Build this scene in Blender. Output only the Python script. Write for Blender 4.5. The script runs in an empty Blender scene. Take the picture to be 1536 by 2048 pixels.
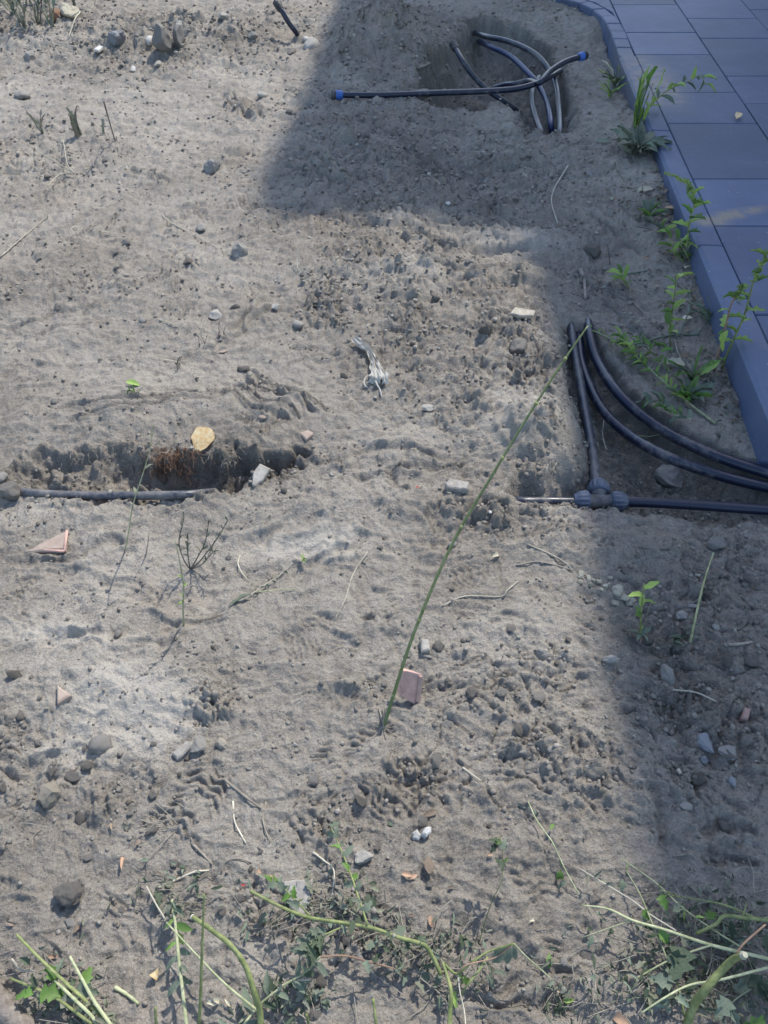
import bpy, bmesh, math, random
import numpy as np
from mathutils import noise as mnoise
from mathutils import Vector, Matrix, Euler
random.seed(7)
rng = np.random.default_rng(7)
scene = bpy.context.scene
col = scene.collection
rad = math.radians

# ------------------------------------------------------------------ camera, light, exposure
CH, CT, CF = 1.45, rad(46.5), 1540.0
cam_d = bpy.data.cameras.new('camera')
cam = bpy.data.objects.new('camera', cam_d)
col.objects.link(cam)
cam.location = (0, 0, CH)
cam.rotation_euler = (rad(90) - CT, 0, 0)
cam_d.sensor_fit = 'HORIZONTAL'
cam_d.sensor_width = 36.0
cam_d.lens = 36.0 * CF / 1536.0
cam_d.clip_start = 0.02
cam_d.clip_end = 500
scene.camera = cam

SUN_EL = rad(52)
SUN_XY = Vector((0.52, 0.854)).normalized()
sun_dir = Vector((SUN_XY.x * math.cos(SUN_EL), SUN_XY.y * math.cos(SUN_EL), math.sin(SUN_EL)))
world = bpy.data.worlds.new('World')
scene.world = world
world.use_nodes = True
wn = world.node_tree.nodes
wn.clear()
sky = wn.new('ShaderNodeTexSky')
sky.sky_type = 'NISHITA'
sky.sun_disc = False
sky.sun_elevation = SUN_EL
sky.sun_rotation = math.atan2(SUN_XY.x, SUN_XY.y)
bg = wn.new('ShaderNodeBackground')
bg.inputs['Strength'].default_value = 0.15
wo = wn.new('ShaderNodeOutputWorld')
world.node_tree.links.new(sky.outputs[0], bg.inputs[0])
world.node_tree.links.new(bg.outputs[0], wo.inputs[0])
sl = bpy.data.lights.new('sun', 'SUN')
sl.energy = 2.6
sl.angle = rad(0.55)
sl.color = (1.0, 0.94, 0.85)
sun = bpy.data.objects.new('sun', sl)
col.objects.link(sun)
sun.rotation_euler = sun_dir.to_track_quat('Z', 'Y').to_euler()
scene.view_settings.view_transform = 'Standard'
scene.view_settings.look = 'None'
scene.view_settings.exposure = 1.04
scene.view_settings.gamma = 1.0
scene.view_settings.use_curve_mapping = False
scene.cycles.max_bounces = 6
scene.cycles.diffuse_bounces = 3

# ------------------------------------------------------------------ pixel <-> place (used to measure the photograph)
def ray(px, py):
    x = (px - 768) / CF
    y = -(py - 1024) / CF
    return Vector((x, math.cos(CT) + y * math.sin(CT), -math.sin(CT) + y * math.cos(CT)))

def G(px, py, z=0.0):
    d = ray(px, py)
    k = (z - CH) / d.z
    return (d.x * k, d.y * k)

def GV(px, py, z=0.0):
    a = G(px, py, z)
    return Vector((a[0], a[1], z))

def R(px, py, y):
    d = ray(px, py)
    k = y / d.y
    return Vector((d.x * k, y, CH + d.z * k))

# ------------------------------------------------------------------ noise
_perm = rng.permutation(4096)
_gx = np.cos(rng.random(4096) * 2 * np.pi)
_gy = np.sin(np.arccos(_gx)) * np.where(rng.random(4096) > .5, 1, -1)
_rnd = rng.random(4096)

def _hash(ix, iy, s=0):
    return _perm[(_perm[(ix + 131 * s) & 4095] + iy * 57 + s * 17) & 4095]

def perlin(x, y, s=0):
    ix = np.floor(x).astype(np.int64); iy = np.floor(y).astype(np.int64)
    fx = x - ix; fy = y - iy
    u = fx * fx * fx * (fx * (fx * 6 - 15) + 10); v = fy * fy * fy * (fy * (fy * 6 - 15) + 10)
    def g(dx, dy):
        h = _hash(ix + dx, iy + dy, s)
        return _gx[h] * (fx - dx) + _gy[h] * (fy - dy)
    a = g(0, 0); b = g(1, 0); c = g(0, 1); d = g(1, 1)
    return (a + (b - a) * u + (c - a) * v + (a - b - c + d) * u * v) * 1.4

def fbm(x, y, f, n, s=0, gain=.5):
    t = np.zeros_like(x); a = 1.0
    for i in range(n):
        t += a * perlin(x * f + 3.7 * i, y * f - 1.9 * i, s + i); a *= gain; f *= 2.03
    return t

def lumps(x, y, f, density, s, power=.5):
    """rounded clods: a dome round one random point per cell, present with probability `density`"""
    X = x * f; Y = y * f
    ix = np.floor(X).astype(np.int64); iy = np.floor(Y).astype(np.int64)
    out = np.zeros_like(x)
    for dx in (-1, 0, 1):
        for dy in (-1, 0, 1):
            h = _hash(ix + dx, iy + dy, s)
            cx = ix + dx + .2 + .6 * _rnd[h]
            cy = iy + dy + .2 + .6 * _rnd[(h * 7 + 13) & 4095]
            r = .22 + .42 * _rnd[(h * 3 + 5) & 4095]
            on = _rnd[(h * 11 + 29) & 4095] < density
            q = 1 - ((X - cx) ** 2 + (Y - cy) ** 2) / (r * r)
            out = np.maximum(out, np.where(on & (q > 0), r * np.power(np.maximum(q, 0), power), 0))
    return out / f

def sstep(a, b, v):
    t = np.clip((v - a) / (b - a), 0, 1)
    return t * t * (3 - 2 * t)

def seg_dist(x, y, pts):
    """distance to a polyline, plus running length and signed side"""
    best = np.full_like(x, 1e9); along = np.zeros_like(x); side = np.zeros_like(x); L = 0
    for (ax, ay), (bx, by) in zip(pts, pts[1:]):
        dx, dy = bx - ax, by - ay; l = math.hypot(dx, dy) + 1e-9
        t = np.clip(((x - ax) * dx + (y - ay) * dy) / (l * l), 0, 1)
        d = np.hypot(x - ax - t * dx, y - ay - t * dy)
        m = d < best
        best = np.where(m, d, best); along = np.where(m, L + t * l, along)
        side = np.where(m, ((x - ax) * dy - (y - ay) * dx) / l, side)
        L += l
    return best, along, side, L

def poly_sd(x, y, pts):
    """signed distance to a polygon, negative inside"""
    d, _, _, _ = seg_dist(x, y, list(pts) + [pts[0]])
    inside = np.zeros(x.shape, bool); n = len(pts); j = n - 1
    for i in range(n):
        xi, yi = pts[i]; xj, yj = pts[j]
        c = ((yi > y) != (yj > y)) & (x < (xj - xi) * (y - yi) / ((yj - yi) or 1e-12) + xi)
        inside ^= c; j = i
    return np.where(inside, -d, d)

def blob(x, y, px, py, rx, ry, rot=0.0, p=1.0):
    cx, cy = G(px, py)
    c, s = math.cos(rot), math.sin(rot)
    u = ((x - cx) * c + (y - cy) * s) / rx; v = (-(x - cx) * s + (y - cy) * c) / ry
    return np.exp(-(u * u + v * v) ** p)

# ------------------------------------------------------------------ the lie of the land
def xin(y):            # joint between kerb and first column of slabs
    return 1.20 + 0.079 * (y - 2.05)
KW = 0.092
BANK_Y = [-1, .8, 1.5, 2.0, 2.5, 3.0, 3.6, 4.0, 4.5, 5.2, 6.0, 8]
BANK_Z = [-.05, -.05, -.055, -.035, -.022, -.005, .028, .015, -.03, -.04, .0, .02]
GP = lambda L: [G(*p) for p in L]
HOLLOW = GP([(1132, 640), (1195, 632), (1232, 700), (1290, 770), (1400, 840), (1560, 905), (1700, 960), (1700, 1030), (1536, 1022), (1400, 1016), (1290, 1010), (1180, 1014), (1085, 1012), (1020, 1006), (1010, 985), (1025, 955), (1100, 948), (1155, 938), (1178, 900), (1168, 850), (1140, 780), (1128, 700)])
TRENCH = GP([(40, 935), (90, 915), (170, 925), (230, 905), (300, 918), (360, 912), (430, 905), (500, 915), (560, 903), (615, 905), (590, 925), (520, 950), (470, 980), (390, 992), (250, 994), (120, 990), (30, 978), (0, 950)])
HOLE = GP([(838, 150), (862, 120), (905, 92), (930, 50), (985, 44), (1040, 58), (1090, 85), (1125, 130), (1148, 200), (1148, 262), (1100, 272), (1050, 262), (1020, 222), (990, 214), (900, 208), (840, 200)])
PIT = GP([(846, 168), (905, 150), (945, 150), (990, 205), (965, 222), (880, 222), (842, 205)])

SCUFFS = [  # polyline in photo pixels, half width (m), depth (m)
    ([(100, 835), (300, 815), (470, 790), (560, 740)], .012, .008), ([(120, 860), (330, 835), (480, 800), (590, 772)], .009, .006),
    ([(470, 745), (560, 790), (640, 835)], .010, .008), ([(490, 735), (590, 790), (655, 822)], .008, .007), ([(455, 765), (540, 812), (620, 850)], .010, .008),
    ([(440, 785), (520, 835), (600, 862)], .008, .006), ([(330, 720), (430, 690), (560, 600)], .012, .006), ([(450, 660), (505, 615), (548, 588)], .013, .009),
    ([(0, 660), (110, 625), (230, 600)], .014, .007), ([(0, 690), (90, 660), (200, 640)], .010, .005), ([(90, 475), (160, 440), (210, 415)], .014, .008),
    ([(110, 490), (190, 450), (250, 425)], .010, .006), ([(250, 340), (330, 358), (330, 375)], .012, .007), ([(0, 350), (70, 345), (130, 355)], .012, .006),
    ([(560, 330), (620, 330), (680, 352)], .014, .010), ([(560, 345), (610, 352), (668, 372)], .012, .010), ([(575, 320), (640, 315), (690, 318)], .014, .009),
    ([(585, 362), (640, 366), (670, 358)], .010, .008), ([(440, 190), (470, 215), (510, 250)], .016, .010), ([(455, 185), (490, 212), (530, 240)], .012, .008),
    ([(400, 480), (520, 450), (640, 440)], .010, .005), ([(380, 500), (520, 470), (600, 470)], .010, .005), ([(300, 440), (340, 430), (330, 470)], .012, .006),
    ([(950, 290), (1060, 300), (1180, 290)], .016, .009), ([(900, 325), (1040, 330), (1170, 320)], .016, .009), ([(930, 260), (1030, 275), (1090, 285)], .012, .007),
    ([(800, 470), (920, 500), (1080, 490)], .020, .012), ([(830, 540), (950, 560), (1080, 540)], .018, .010), ([(790, 440), (880, 460), (1000, 462)], .014, .009),
    ([(640, 920), (760, 900), (900, 920)], .016, .006), ([(700, 970), (800, 940), (950, 935)], .012, .006), ([(770, 930), (782, 960), (820, 985)], .010, .006),
    ([(0, 1130), (140, 1110), (290, 1070)], .020, .006), ([(60, 1290), (200, 1265), (370, 1240)], .022, .007), ([(300, 1270), (370, 1256), (460, 1230)], .012, .005),
    ([(560, 1170), (660, 1110), (760, 1070)], .020, .006), ([(480, 1110), (560, 1060), (640, 1030)], .020, .006), ([(630, 1440), (660, 1400), (730, 1380)], .02, .006),
    ([(1040, 650), (1075, 720), (1090, 790)], .010, .006), ([(940, 620), (960, 700), (975, 770)], .012, .006), ([(1000, 850), (1015, 890), (1030, 905)], .010, .006),
    ([(1030, 830), (1055, 880), (1075, 900)], .010, .006), ([(1070, 840), (1100, 880), (1118, 905)], .009, .006), ([(1100, 830), (1130, 870), (1145, 890)], .009, .005),
    ([(1180, 420), (1240, 470), (1300, 500)], .012, .008), ([(1190, 560), (1260, 620), (1330, 670)], .012, .007), ([(1290, 640), (1400, 700), (1440, 760)], .010, .006),
    ([(1380, 1650), (1450, 1640), (1536, 1660)], .016, .008), ([(1290, 1560), (1330, 1640), (1340, 1700)], .018, .008), ([(1400, 1720), (1460, 1700), (1536, 1710)], .014, .008),
    ([(860, 1960), (1000, 1980), (1180, 2010)], .010, .005), ([(840, 1930), (1010, 1955), (1160, 1960)], .008, .004), ([(1000, 1880), (1100, 1950), (1180, 1960)], .010, .004),
    ([(0, 1560), (60, 1540), (120, 1500)], .016, .006), ([(650, 1250), (700, 1230), (760, 1240)], .016, .006), ([(900, 1240), (980, 1230), (1040, 1250)], .016, .004),
]
PRINTS = [  # two pixels (heel, toe), half width m, rib spacing m, amplitude
    ((440, 640), (330, 610), .055, .016, .0045), ((480, 600), (540, 560), .045, .016, .0045), ((300, 590), (410, 560), .05, .015, .004), ((330, 420), (430, 440), .06, .02, .005),
    ((440, 410), (540, 415), .055, .02, .006), ((0, 580), (60, 555), .05, .015, .004), ((740, 1620), (850, 1540), .05, .017, .007), ((650, 1540), (720, 1440), .045, .017, .005),
    ((330, 1660), (440, 1540), .05, .018, .0065), ((1000, 600), (1060, 640), .045, .015, .006), ((1080, 520), (1140, 560), .045, .015, .006), ((960, 640), (1040, 700), .05, .016, .005),
    ((1050, 1720), (1110, 1820), .05, .017, .003), ((1100, 1790), (1180, 1960), .05, .017, .003), ((1440, 1650), (1500, 1760), .05, .02, .006), ((1130, 500), (1230, 480), .05, .018, .005),
    ((20, 1210), (50, 1150), .04, .014, .004), ((700, 830), (760, 780), .045, .014, .004), ((900, 1170), (1010, 1150), .045, .015, .004), ((1130, 1080), (1220, 1110), .045, .016, .004),
    ((560, 1300), (680, 1280), .045, .016, .003), ((720, 1180), (790, 1260), .045, .016, .0035), ((180, 330), (260, 300), .06, .02, .005), ((480, 840), (560, 870), .045, .014, .006),
    ((600, 600), (640, 560), .05, .017, .004), ((1040, 850), (1120, 840), .05, .014, .005), ((1220, 400), (1290, 440), .05, .02, .005), ((980, 1560), (1080, 1480), .04, .015, .004),
    ((860, 1780), (920, 1690), .045, .015, .0025), ((560, 1900), (620, 1800), .045, .016, .003), ((180, 1900), (260, 1800), .045, .016, .003), ((1000, 300), (1080, 330), .06, .02, .004),
]
ROUGH = [  # photo pixel, rx, ry (m), weight : crumbled, cloddy soil
    (330, 100, .62, .38, 1.2), (770, 100, .34, .7, 1.0), (720, 300, .3, .6, 1.1), (900, 350, .55, .5, 1.1), (850, 430, .4, .2, 1.2), (760, 540, .25, .3, 1.0), (800, 640, .2, .25, .8), (930, 800, .2, .2, .7), (960, 570, .2, .2, .8), (700, 600, .18, .2, 1.1), (1020, 720, .16, .28, 1.2),
    (860, 720, .2, .2, .6), (1110, 1530, .14, .09, 1.05), (1040, 1400, .2, .12, .6), (960, 1040, .2, .08, .8), (450, 930, .3, .06, .7), (1250, 950, .35, .08, 1.0), (1420, 1230, .2, .15, .9),
    (1400, 1440, .18, .15, .9), (1200, 560, .12, .3, .7), (160, 1560, .14, .06, .6), (420, 1420, .05, .06, .8), (850, 1380, .12, .05, .6), (640, 1650, .05, .05, 1.0), (30, 1500, .1, .1, .45),
    (100, 980, .3, .06, .8), (60, 320, .4, .4, .5), (250, 550, .4, .3, .35), (560, 60, .4, .3, .5), (1050, 1060, .12, .04, .9), (500, 1800, .1, .05, .4), (820, 1550, .08, .07, .7),
    (1000, 440, .3, .1, .5), (640, 210, .4, .3, .5), (60, 60, .5, .5, .8), (1090, 30, .4, .4, .4), (1480, 1090, .2, .1, .6), (700, 1850, .12, .06, .5), (1180, 840, .05, .2, .8),
]

CARVE = [
    ([(60, 985, .008), (200, 992, .004), (375, 989, .004)], .012),
    ([(1145, 665, -.055), (1152, 720, -.058), (1170, 820, -.055), (1186, 910, -.050), (1191, 968, -.045)], .016),
    ([(1160, 680, -.085), (1166, 735, -.085), (1200, 812, -.082), (1255, 868, -.080), (1330, 912, -.078), (1430, 948, -.075), (1536, 975, -.072), (1600, 985, -.072)], .016),
    ([(1180, 670, -.055), (1195, 722, -.062), (1240, 790, -.064), (1310, 850, -.062), (1410, 903, -.058), (1536, 946, -.055), (1600, 965, -.055)], .017),
    ([(1050, 1003, -.038), (1160, 1004, -.047), (1240, 1003, -.045), (1320, 1006, -.050), (1420, 1012, -.055), (1536, 1020, -.055), (1600, 1025, -.055)], .015),
    ([(1145, 1004, -.052), (1255, 1003, -.052)], .028), ([(1191, 960, -.048), (1191, 990, -.048)], .024),
    ([(1098, 140, .0), (1112, 172, -.03), (1118, 220, -.05), (1120, 262, -.045)], .016),
    ([(1078, 172, -.05), (1094, 205, -.07), (1102, 245, -.07)], .015), ([(1066, 180, -.05), (1064, 205, -.05), (1072, 238, -.05), (1083, 264, -.045)], .015),
    ([(672, 190, .05), (760, 190, .045), (870, 186, .035)], .015), ([(908, 92, .07), (925, 122, .03)], .016),
]
def height(x, y, fine=True):
    wx = x + .022 * fbm(x, y, 9, 2, 40); wy = y + .022 * fbm(x, y, 9, 2, 50)
    fall = np.exp(-np.maximum(0, np.hypot(x, y - 3) - 5) / 3)
    h = .022 * fbm(x, y, 1.3, 3, 1) * (.5 + .5 * fall)
    rough = np.zeros_like(x)
    for px, py, rx, ry, w in ROUGH:
        rough = np.maximum(rough, w * blob(x, y, px, py, rx * 1.15, ry * 1.15, 0, .9))
    rough *= .55 + .8 * sstep(-.4, .6, fbm(x, y, 7, 2, 60))
    # broad forms
    h += .085 * blob(wx, wy, 330, 95, .75, .42) + .03 * blob(wx, wy, 350, 75, .2, .2)
    h += .15 * blob(wx, wy, 765, 85, .30, .62) + .10 * blob(wx, wy, 790, 100, .17, .28) + .05 * blob(wx, wy, 690, 130, .12, .3) + .04 * blob(wx, wy, 610, 40, .5, .4)
    h += .04 * blob(wx, wy, 60, 40, .6, .6)
    h += .05 * blob(wx, wy, 800, 425, .28, .12) + .05 * blob(wx, wy, 870, 400, .12, .14) + .03 * blob(wx, wy, 1010, 470, .25, .07)
    h -= .03 * blob(wx, wy, 940, 500, .3, .10) + .035 * blob(wx, wy, 1000, 340, .4, .22) 
    h += .03 * blob(wx, wy, 620, 340, .2, .12) + .035 * blob(wx, wy, 1040, 560, .2, .08)
    h += .035 * blob(wx, wy, 830, 560, .16, .30) + .03 * blob(wx, wy, 760, 330, .2, .25) + .065 * blob(wx, wy, 1080, 875, .11, .10, 0, 1.6) + .02 * blob(wx, wy, 1000, 820, .15, .2)
    h += .055 * blob(wx, wy, 340, 840, .40, .13) + .02 * blob(wx, wy, 560, 830, .12, .1)
    h += .02 * blob(wx, wy, 700, 1010, .4, .08) - .02 * blob(wx, wy, 1000, 1060, .2, .05)
    h += .018 * blob(wx, wy, 300, 1390, .2, .1) - .012 * blob(wx, wy, 230, 1180, .4, .07)
    h += .03 * blob(wx, wy, 1110, 1500, .12, .07) + .012 * blob(wx, wy, 820, 1430, .1, .05)
    h -= .03 * blob(wx, wy, 1340, 1350, .12, .4) - .03 * blob(wx, wy, 1380, 1090, .35, .05)
    h -= .02 * blob(wx, wy, 1170, 600, .05, .35)
    # bank towards the kerb
    kx = xin(y) - KW
    bz = np.interp(y, BANK_Y, BANK_Z)
    wb = sstep(.5, .05, kx - x)
    h = h * (1 - .75 * wb) + bz * wb
    h -= .05 * np.exp(-((kx - x) / .18 - 1.6) ** 2) * sstep(3.2, 2.4, y) * sstep(1.3, 1.8, y)
    # ground falls in front of the curved kerb at the top of the picture
    h -= .03 * blob(x, y, 1080, 30, .4, .25)
    h = h + (.035 - h) * .9 * sstep(5.55, 5.9, y + .1 * x) * sstep(-1.2, -.2, x)
    # trenches
    sd = poly_sd(wx, wy, HOLLOW)
    h -= (.045 + .04 * sstep(.42, .56, x)) * sstep(.012, -.03, sd) + .02 * sstep(-.02, -.1, sd)
    sd2 = poly_sd(wx + .018 * fbm(x, y, 14, 3, 43, .7), wy + .030 * fbm(x, y, 11, 3, 44, .7), TRENCH)
    cy = G(300, 985)[1]
    back = sstep(cy + .01, cy + .16, wy)
    gl = sstep(-.55, -.85, x + .1 * fbm(x, y, 5, 2, 45))
    wall = (1 - gl) * (.65 * sstep(.008, -.034, sd2) + .35 * sstep(-.01, -.09, sd2)) + gl * (.35 * sstep(.006, -.02, sd2) + .65 * sstep(.0, -.13, sd2))
    grad = sstep(.02, -.07, sd2)
    h -= (.056 + .038 * sstep(-.75, -.5, x)) * (wall * back + grad * (1 - back))
    hx = wx + .035 * fbm(x, y, 6, 3, 46, .6); hy = wy + .05 * fbm(x, y, 6, 3, 47, .6)
    sd3 = poly_sd(hx, hy, HOLE)
    h -= .17 * sstep(.03, -.16, sd3) + .06 * sstep(0, -.03, sd3)
    sd4 = poly_sd(hx, hy, PIT)
    h -= .30 * sstep(.015, -.03, sd4)
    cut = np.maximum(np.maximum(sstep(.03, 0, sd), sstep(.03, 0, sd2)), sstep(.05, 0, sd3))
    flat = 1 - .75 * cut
    # scuffs, wheel ruts
    for L, w, d in SCUFFS:
        P = GP(L); xs = [p[0] for p in P]; ys = [p[1] for p in P]; m = w * 5
        sel = (x > min(xs) - m) & (x < max(xs) + m) & (y > min(ys) - m) & (y < max(ys) + m)
        if sel.any():
            dd, al, _, LL = seg_dist(wx[sel], wy[sel], P)
            k = w * (.8 + .4 * np.sin(al * 37))
            e = sstep(0, .12 * LL, al) * sstep(LL, .85 * LL, al)
            h[sel] += flat[sel] * e * d * 1.65 * (-np.exp(-(dd / k) ** 2) + .65 * np.exp(-((dd - 1.9 * k) / (.7 * k)) ** 2))
    # boot and wheel prints
    for a, b, w, lam, am in PRINTS:
        A = G(*a); B = G(*b); L = math.dist(A, B); ux, uy = (B[0] - A[0]) / L, (B[1] - A[1]) / L
        u = (wx - A[0]) * ux + (wy - A[1]) * uy; v = -(wx - A[0]) * uy + (wy - A[1]) * ux
        sel = (u > -.05) & (u < L + .05) & (np.abs(v) < w * 1.6)
        if sel.any():
            us, vs = u[sel], v[sel]
            env = sstep(-.01, .02, us) * sstep(L + .01, L - .02, us) * sstep(w, w * .75, np.abs(vs))
            zig = np.abs(((vs / w * 2.2) % 2) - 1) * lam * .7
            rib = np.tanh(2.2 * np.sin(2 * np.pi * (us + zig) / lam))
            breakup = sstep(-.55, .25, perlin(x[sel] * 18, y[sel] * 18, 77))
            h[sel] += flat[sel] * (env * (am * .75 * rib * breakup - am * .55) + am * .8 * np.exp(-((np.abs(vs) - w * 1.12) / (w * .15)) ** 2) * sstep(-.03, .03, us) * sstep(L + .03, L - .03, us))
    # natural unevenness
    h += .010 * fbm(x, y, 5.5, 2, 8) + .0065 * fbm(wx, wy, 15, 3, 10, .6)
    r1 = 1 - np.abs(perlin(wx * 11, wy * 22, 21)); h += .0065 * (r1 ** 3 - .3) * (1 - .5 * wb)
    far = sstep(1.2, 4.5, y)
    lump_m = np.clip(rough * 1.1 + .11, 0, 1.6)
    h += lump_m * ((lumps(x, y, 26, .45, 30) * .8 + lumps(wx, wy, 48, .6, 31) * .9) * (1 - .55 * far) + .008 * fbm(x, y, 26, 2, 33))
    h += (.25 + lump_m) * lumps(x, y, 105, .45, 32) * .75 + (.35 + .65 * np.clip(rough, 0, 1)) * lumps(x, y, 62, .13, 36) * .9
    h += .017 * np.clip(rough, 0, 1.2) * fbm(wx, wy, 8, 3, 64, .6)
    h += (.0028 + .003 * np.clip(rough, 0, 1)) * fbm(wx, wy, 42, 3, 63, .6) * (1 - .3 * wb)
    h += far * (.25 + lump_m) * (lumps(wx, wy, 9, .5, 34, 1.0) * .42 + lumps(wx, wy, 17, .5, 35, .9) * .42)
    # dried crust edges
    ck = np.abs(perlin(wx * 13, wy * 13, 71)); h -= .008 * np.exp(-(ck / .04) ** 2) * sstep(.1, .5, rough + .25 * perlin(x * 3, y * 3, 5))
    h += (.0013 * perlin(x * 170, y * 170, 96) + .0011 * perlin(x * 290, y * 290, 97)) * (1 + .8 * far)
    # soil lies a little lower where the pipes are laid bare
    for L, r in CARVE:
        P3 = [G(a_, b_, c_) for a_, b_, c_ in L]; xs = [p[0] for p in P3]; ys = [p[1] for p in P3]
        sel = (x > min(xs) - .15) & (x < max(xs) + .15) & (y > min(ys) - .15) & (y < max(ys) + .15)
        if sel.any():
            dd, al, _, LL = seg_dist(x[sel], y[sel], P3)
            ac = [0]
            for a_, b_ in zip(P3, P3[1:]): ac.append(ac[-1] + math.dist(a_, b_))
            lim = np.interp(al, ac, [q[2] for q in L]) - .35 * r + np.maximum(0, dd - 1.05 * r) * 1.3 + .004 * perlin(x[sel] * 40, y[sel] * 40, 93)
            h[sel] = np.minimum(h[sel], lim)
    # smooth wall erosion
    h += cut * (.016 * fbm(x, y, 17, 3, 90) + lumps(x, y, 34, .5, 91) * .8)
    # under kerb and slabs
    under = sstep(-.02, .0, x - kx - .045) * sstep(6.6, 6.4, y + 0 * x)
    h = np.where((x > kx + .01) & (y > 1.63), np.minimum(h, -.06), h)
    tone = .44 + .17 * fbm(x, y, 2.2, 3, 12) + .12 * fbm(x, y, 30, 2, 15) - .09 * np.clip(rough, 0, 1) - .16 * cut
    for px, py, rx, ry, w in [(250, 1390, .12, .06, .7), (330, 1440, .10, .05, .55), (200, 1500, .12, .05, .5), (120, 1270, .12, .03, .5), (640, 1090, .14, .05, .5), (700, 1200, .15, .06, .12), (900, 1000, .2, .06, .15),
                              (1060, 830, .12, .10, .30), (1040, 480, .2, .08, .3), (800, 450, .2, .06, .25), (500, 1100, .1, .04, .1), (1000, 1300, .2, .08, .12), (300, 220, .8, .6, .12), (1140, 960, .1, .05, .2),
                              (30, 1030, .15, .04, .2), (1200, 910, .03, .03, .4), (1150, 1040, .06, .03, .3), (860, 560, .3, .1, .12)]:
        tone += w * blob(wx, wy, px, py, rx, ry)  # raises the soil tone in soft oval patches
    return h, np.clip(tone, 0, 1), rough, cut

# lookup grid
GX0, GX1, GY0, GY1, GS = -3.3, 3.3, -.3, 7.6, .007
gxs = np.arange(GX0, GX1, GS); gys = np.arange(GY0, GY1, GS)
_gxm, _gym = np.meshgrid(gxs, gys)
HG, TG, RG, CG = (a.reshape(_gxm.shape) for a in height(_gxm.ravel(), _gym.ravel()))

def grid(A, x, y):
    i = min(max((y - GY0) / GS, 0), A.shape[0] - 1.001); j = min(max((x - GX0) / GS, 0), A.shape[1] - 1.001)
    a, b = int(i), int(j); u, v = i - a, j - b
    return (A[a, b] * (1 - v) + A[a, b + 1] * v) * (1 - u) + (A[a + 1, b] * (1 - v) + A[a + 1, b + 1] * v) * u
def Hz(x, y): return float(grid(HG, x, y))

def P(px, py, h=0.0):
    """where the line of sight through a photo pixel meets the soil, raised by h"""
    d = ray(px, py)
    zs = np.linspace(.35, -.6, 380)
    k = (zs - CH) / d.z
    xs = d.x * k; ys = d.y * k
    ii = np.clip(((ys - GY0) / GS).astype(int), 0, HG.shape[0] - 1); jj = np.clip(((xs - GX0) / GS).astype(int), 0, HG.shape[1] - 1)
    hit = np.nonzero(HG[ii, jj] + h >= zs)[0]
    q = hit[0] if len(hit) else -1
    return Vector((xs[q], ys[q], HG[ii[q], jj[q]] + h))

def mpp(p):            # metres per photo pixel at a place
    return (p - Vector((0, 0, CH))).length / CF

# ------------------------------------------------------------------ materials
def mat(name, rough=.9, spec=.3):
    m = bpy.data.materials.new(name); m.use_nodes = True
    nt = m.node_tree; b = nt.nodes['Principled BSDF']
    b.inputs['Roughness'].default_value = rough
    b.inputs['Specular IOR Level'].default_value = spec
    return m, nt, b
def node(nt, t, **kw):
    n = nt.nodes.new(t)
    for k, v in kw.items():
        if k in n.inputs: n.inputs[k].default_value = v
        else: setattr(n, k, v)
    return n
def ramp(nt, src, stops):
    r = nt.nodes.new('ShaderNodeValToRGB'); e = r.color_ramp.elements
    e[0].position, e[0].color = stops[0][0], (*stops[0][1], 1); e[1].position, e[1].color = stops[-1][0], (*stops[-1][1], 1)
    for p, c in stops[1:-1]:
        q = e.new(p); q.color = (*c, 1)
    nt.links.new(src, r.inputs[0]); return r
def simple(name, ca, cb, scale=40, rough=.85, spec=.3, bump=.3, bdist=.002, dust=0.0, detail=4, transl=0.0):
    """two-tone noisy surface with relief, a per-object shift and optional dust lying on upward faces"""
    m, nt, b = mat(name, rough, spec); L = nt.links.new
    tc = node(nt, 'ShaderNodeTexCoord'); n = node(nt, 'ShaderNodeTexNoise', Scale=scale, Detail=detail, Roughness=.65)
    oi = node(nt, 'ShaderNodeObjectInfo')
    add = node(nt, 'ShaderNodeVectorMath', operation='ADD'); L(tc.outputs['Object'], add.inputs[0]); L(oi.outputs['Random'], add.inputs[1])
    L(add.outputs[0], n.inputs['Vector'])
    r = ramp(nt, n.outputs[0], [(.3, ca), (.7, cb)])
    hsv = node(nt, 'ShaderNodeHueSaturation'); mr = node(nt, 'ShaderNodeMapRange'); mr.inputs['To Min'].default_value = .75; mr.inputs['To Max'].default_value = 1.25
    L(oi.outputs['Random'], mr.inputs[0]); L(mr.outputs[0], hsv.inputs['Value']); L(r.outputs[0], hsv.inputs['Color'])
    out = hsv.outputs[0]
    if dust:
        n2 = node(nt, 'ShaderNodeTexNoise', Scale=scale * .6, Detail=5, Roughness=.7); L(add.outputs[0], n2.inputs['Vector'])
        mx = node(nt, 'ShaderNodeMix', data_type='RGBA'); mr2 = node(nt, 'ShaderNodeMapRange'); mr2.inputs['From Min'].default_value = .45; mr2.inputs['From Max'].default_value = .72; mr2.inputs['To Max'].default_value = dust
        L(n2.outputs[0], mr2.inputs[0]); L(mr2.outputs[0], mx.inputs[0]); L(out, mx.inputs[6]); mx.inputs[7].default_value = (.27, .24, .205, 1); out = mx.outputs[2]
    L(out, b.inputs['Base Color'])
    if bump:
        bp = node(nt, 'ShaderNodeBump', Strength=bump, Distance=bdist); L(n.outputs[0], bp.inputs['Height']); L(bp.outputs[0], b.inputs['Normal'])
    if transl:
        tr = node(nt, 'ShaderNodeBsdfTranslucent'); L(out, tr.inputs[0]); ms = node(nt, 'ShaderNodeMixShader'); ms.inputs[0].default_value = transl
        o = nt.nodes['Material Output']; L(b.outputs[0], ms.inputs[1]); L(tr.outputs[0], ms.inputs[2]); L(ms.outputs[0], o.inputs[0])
    return m

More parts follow.
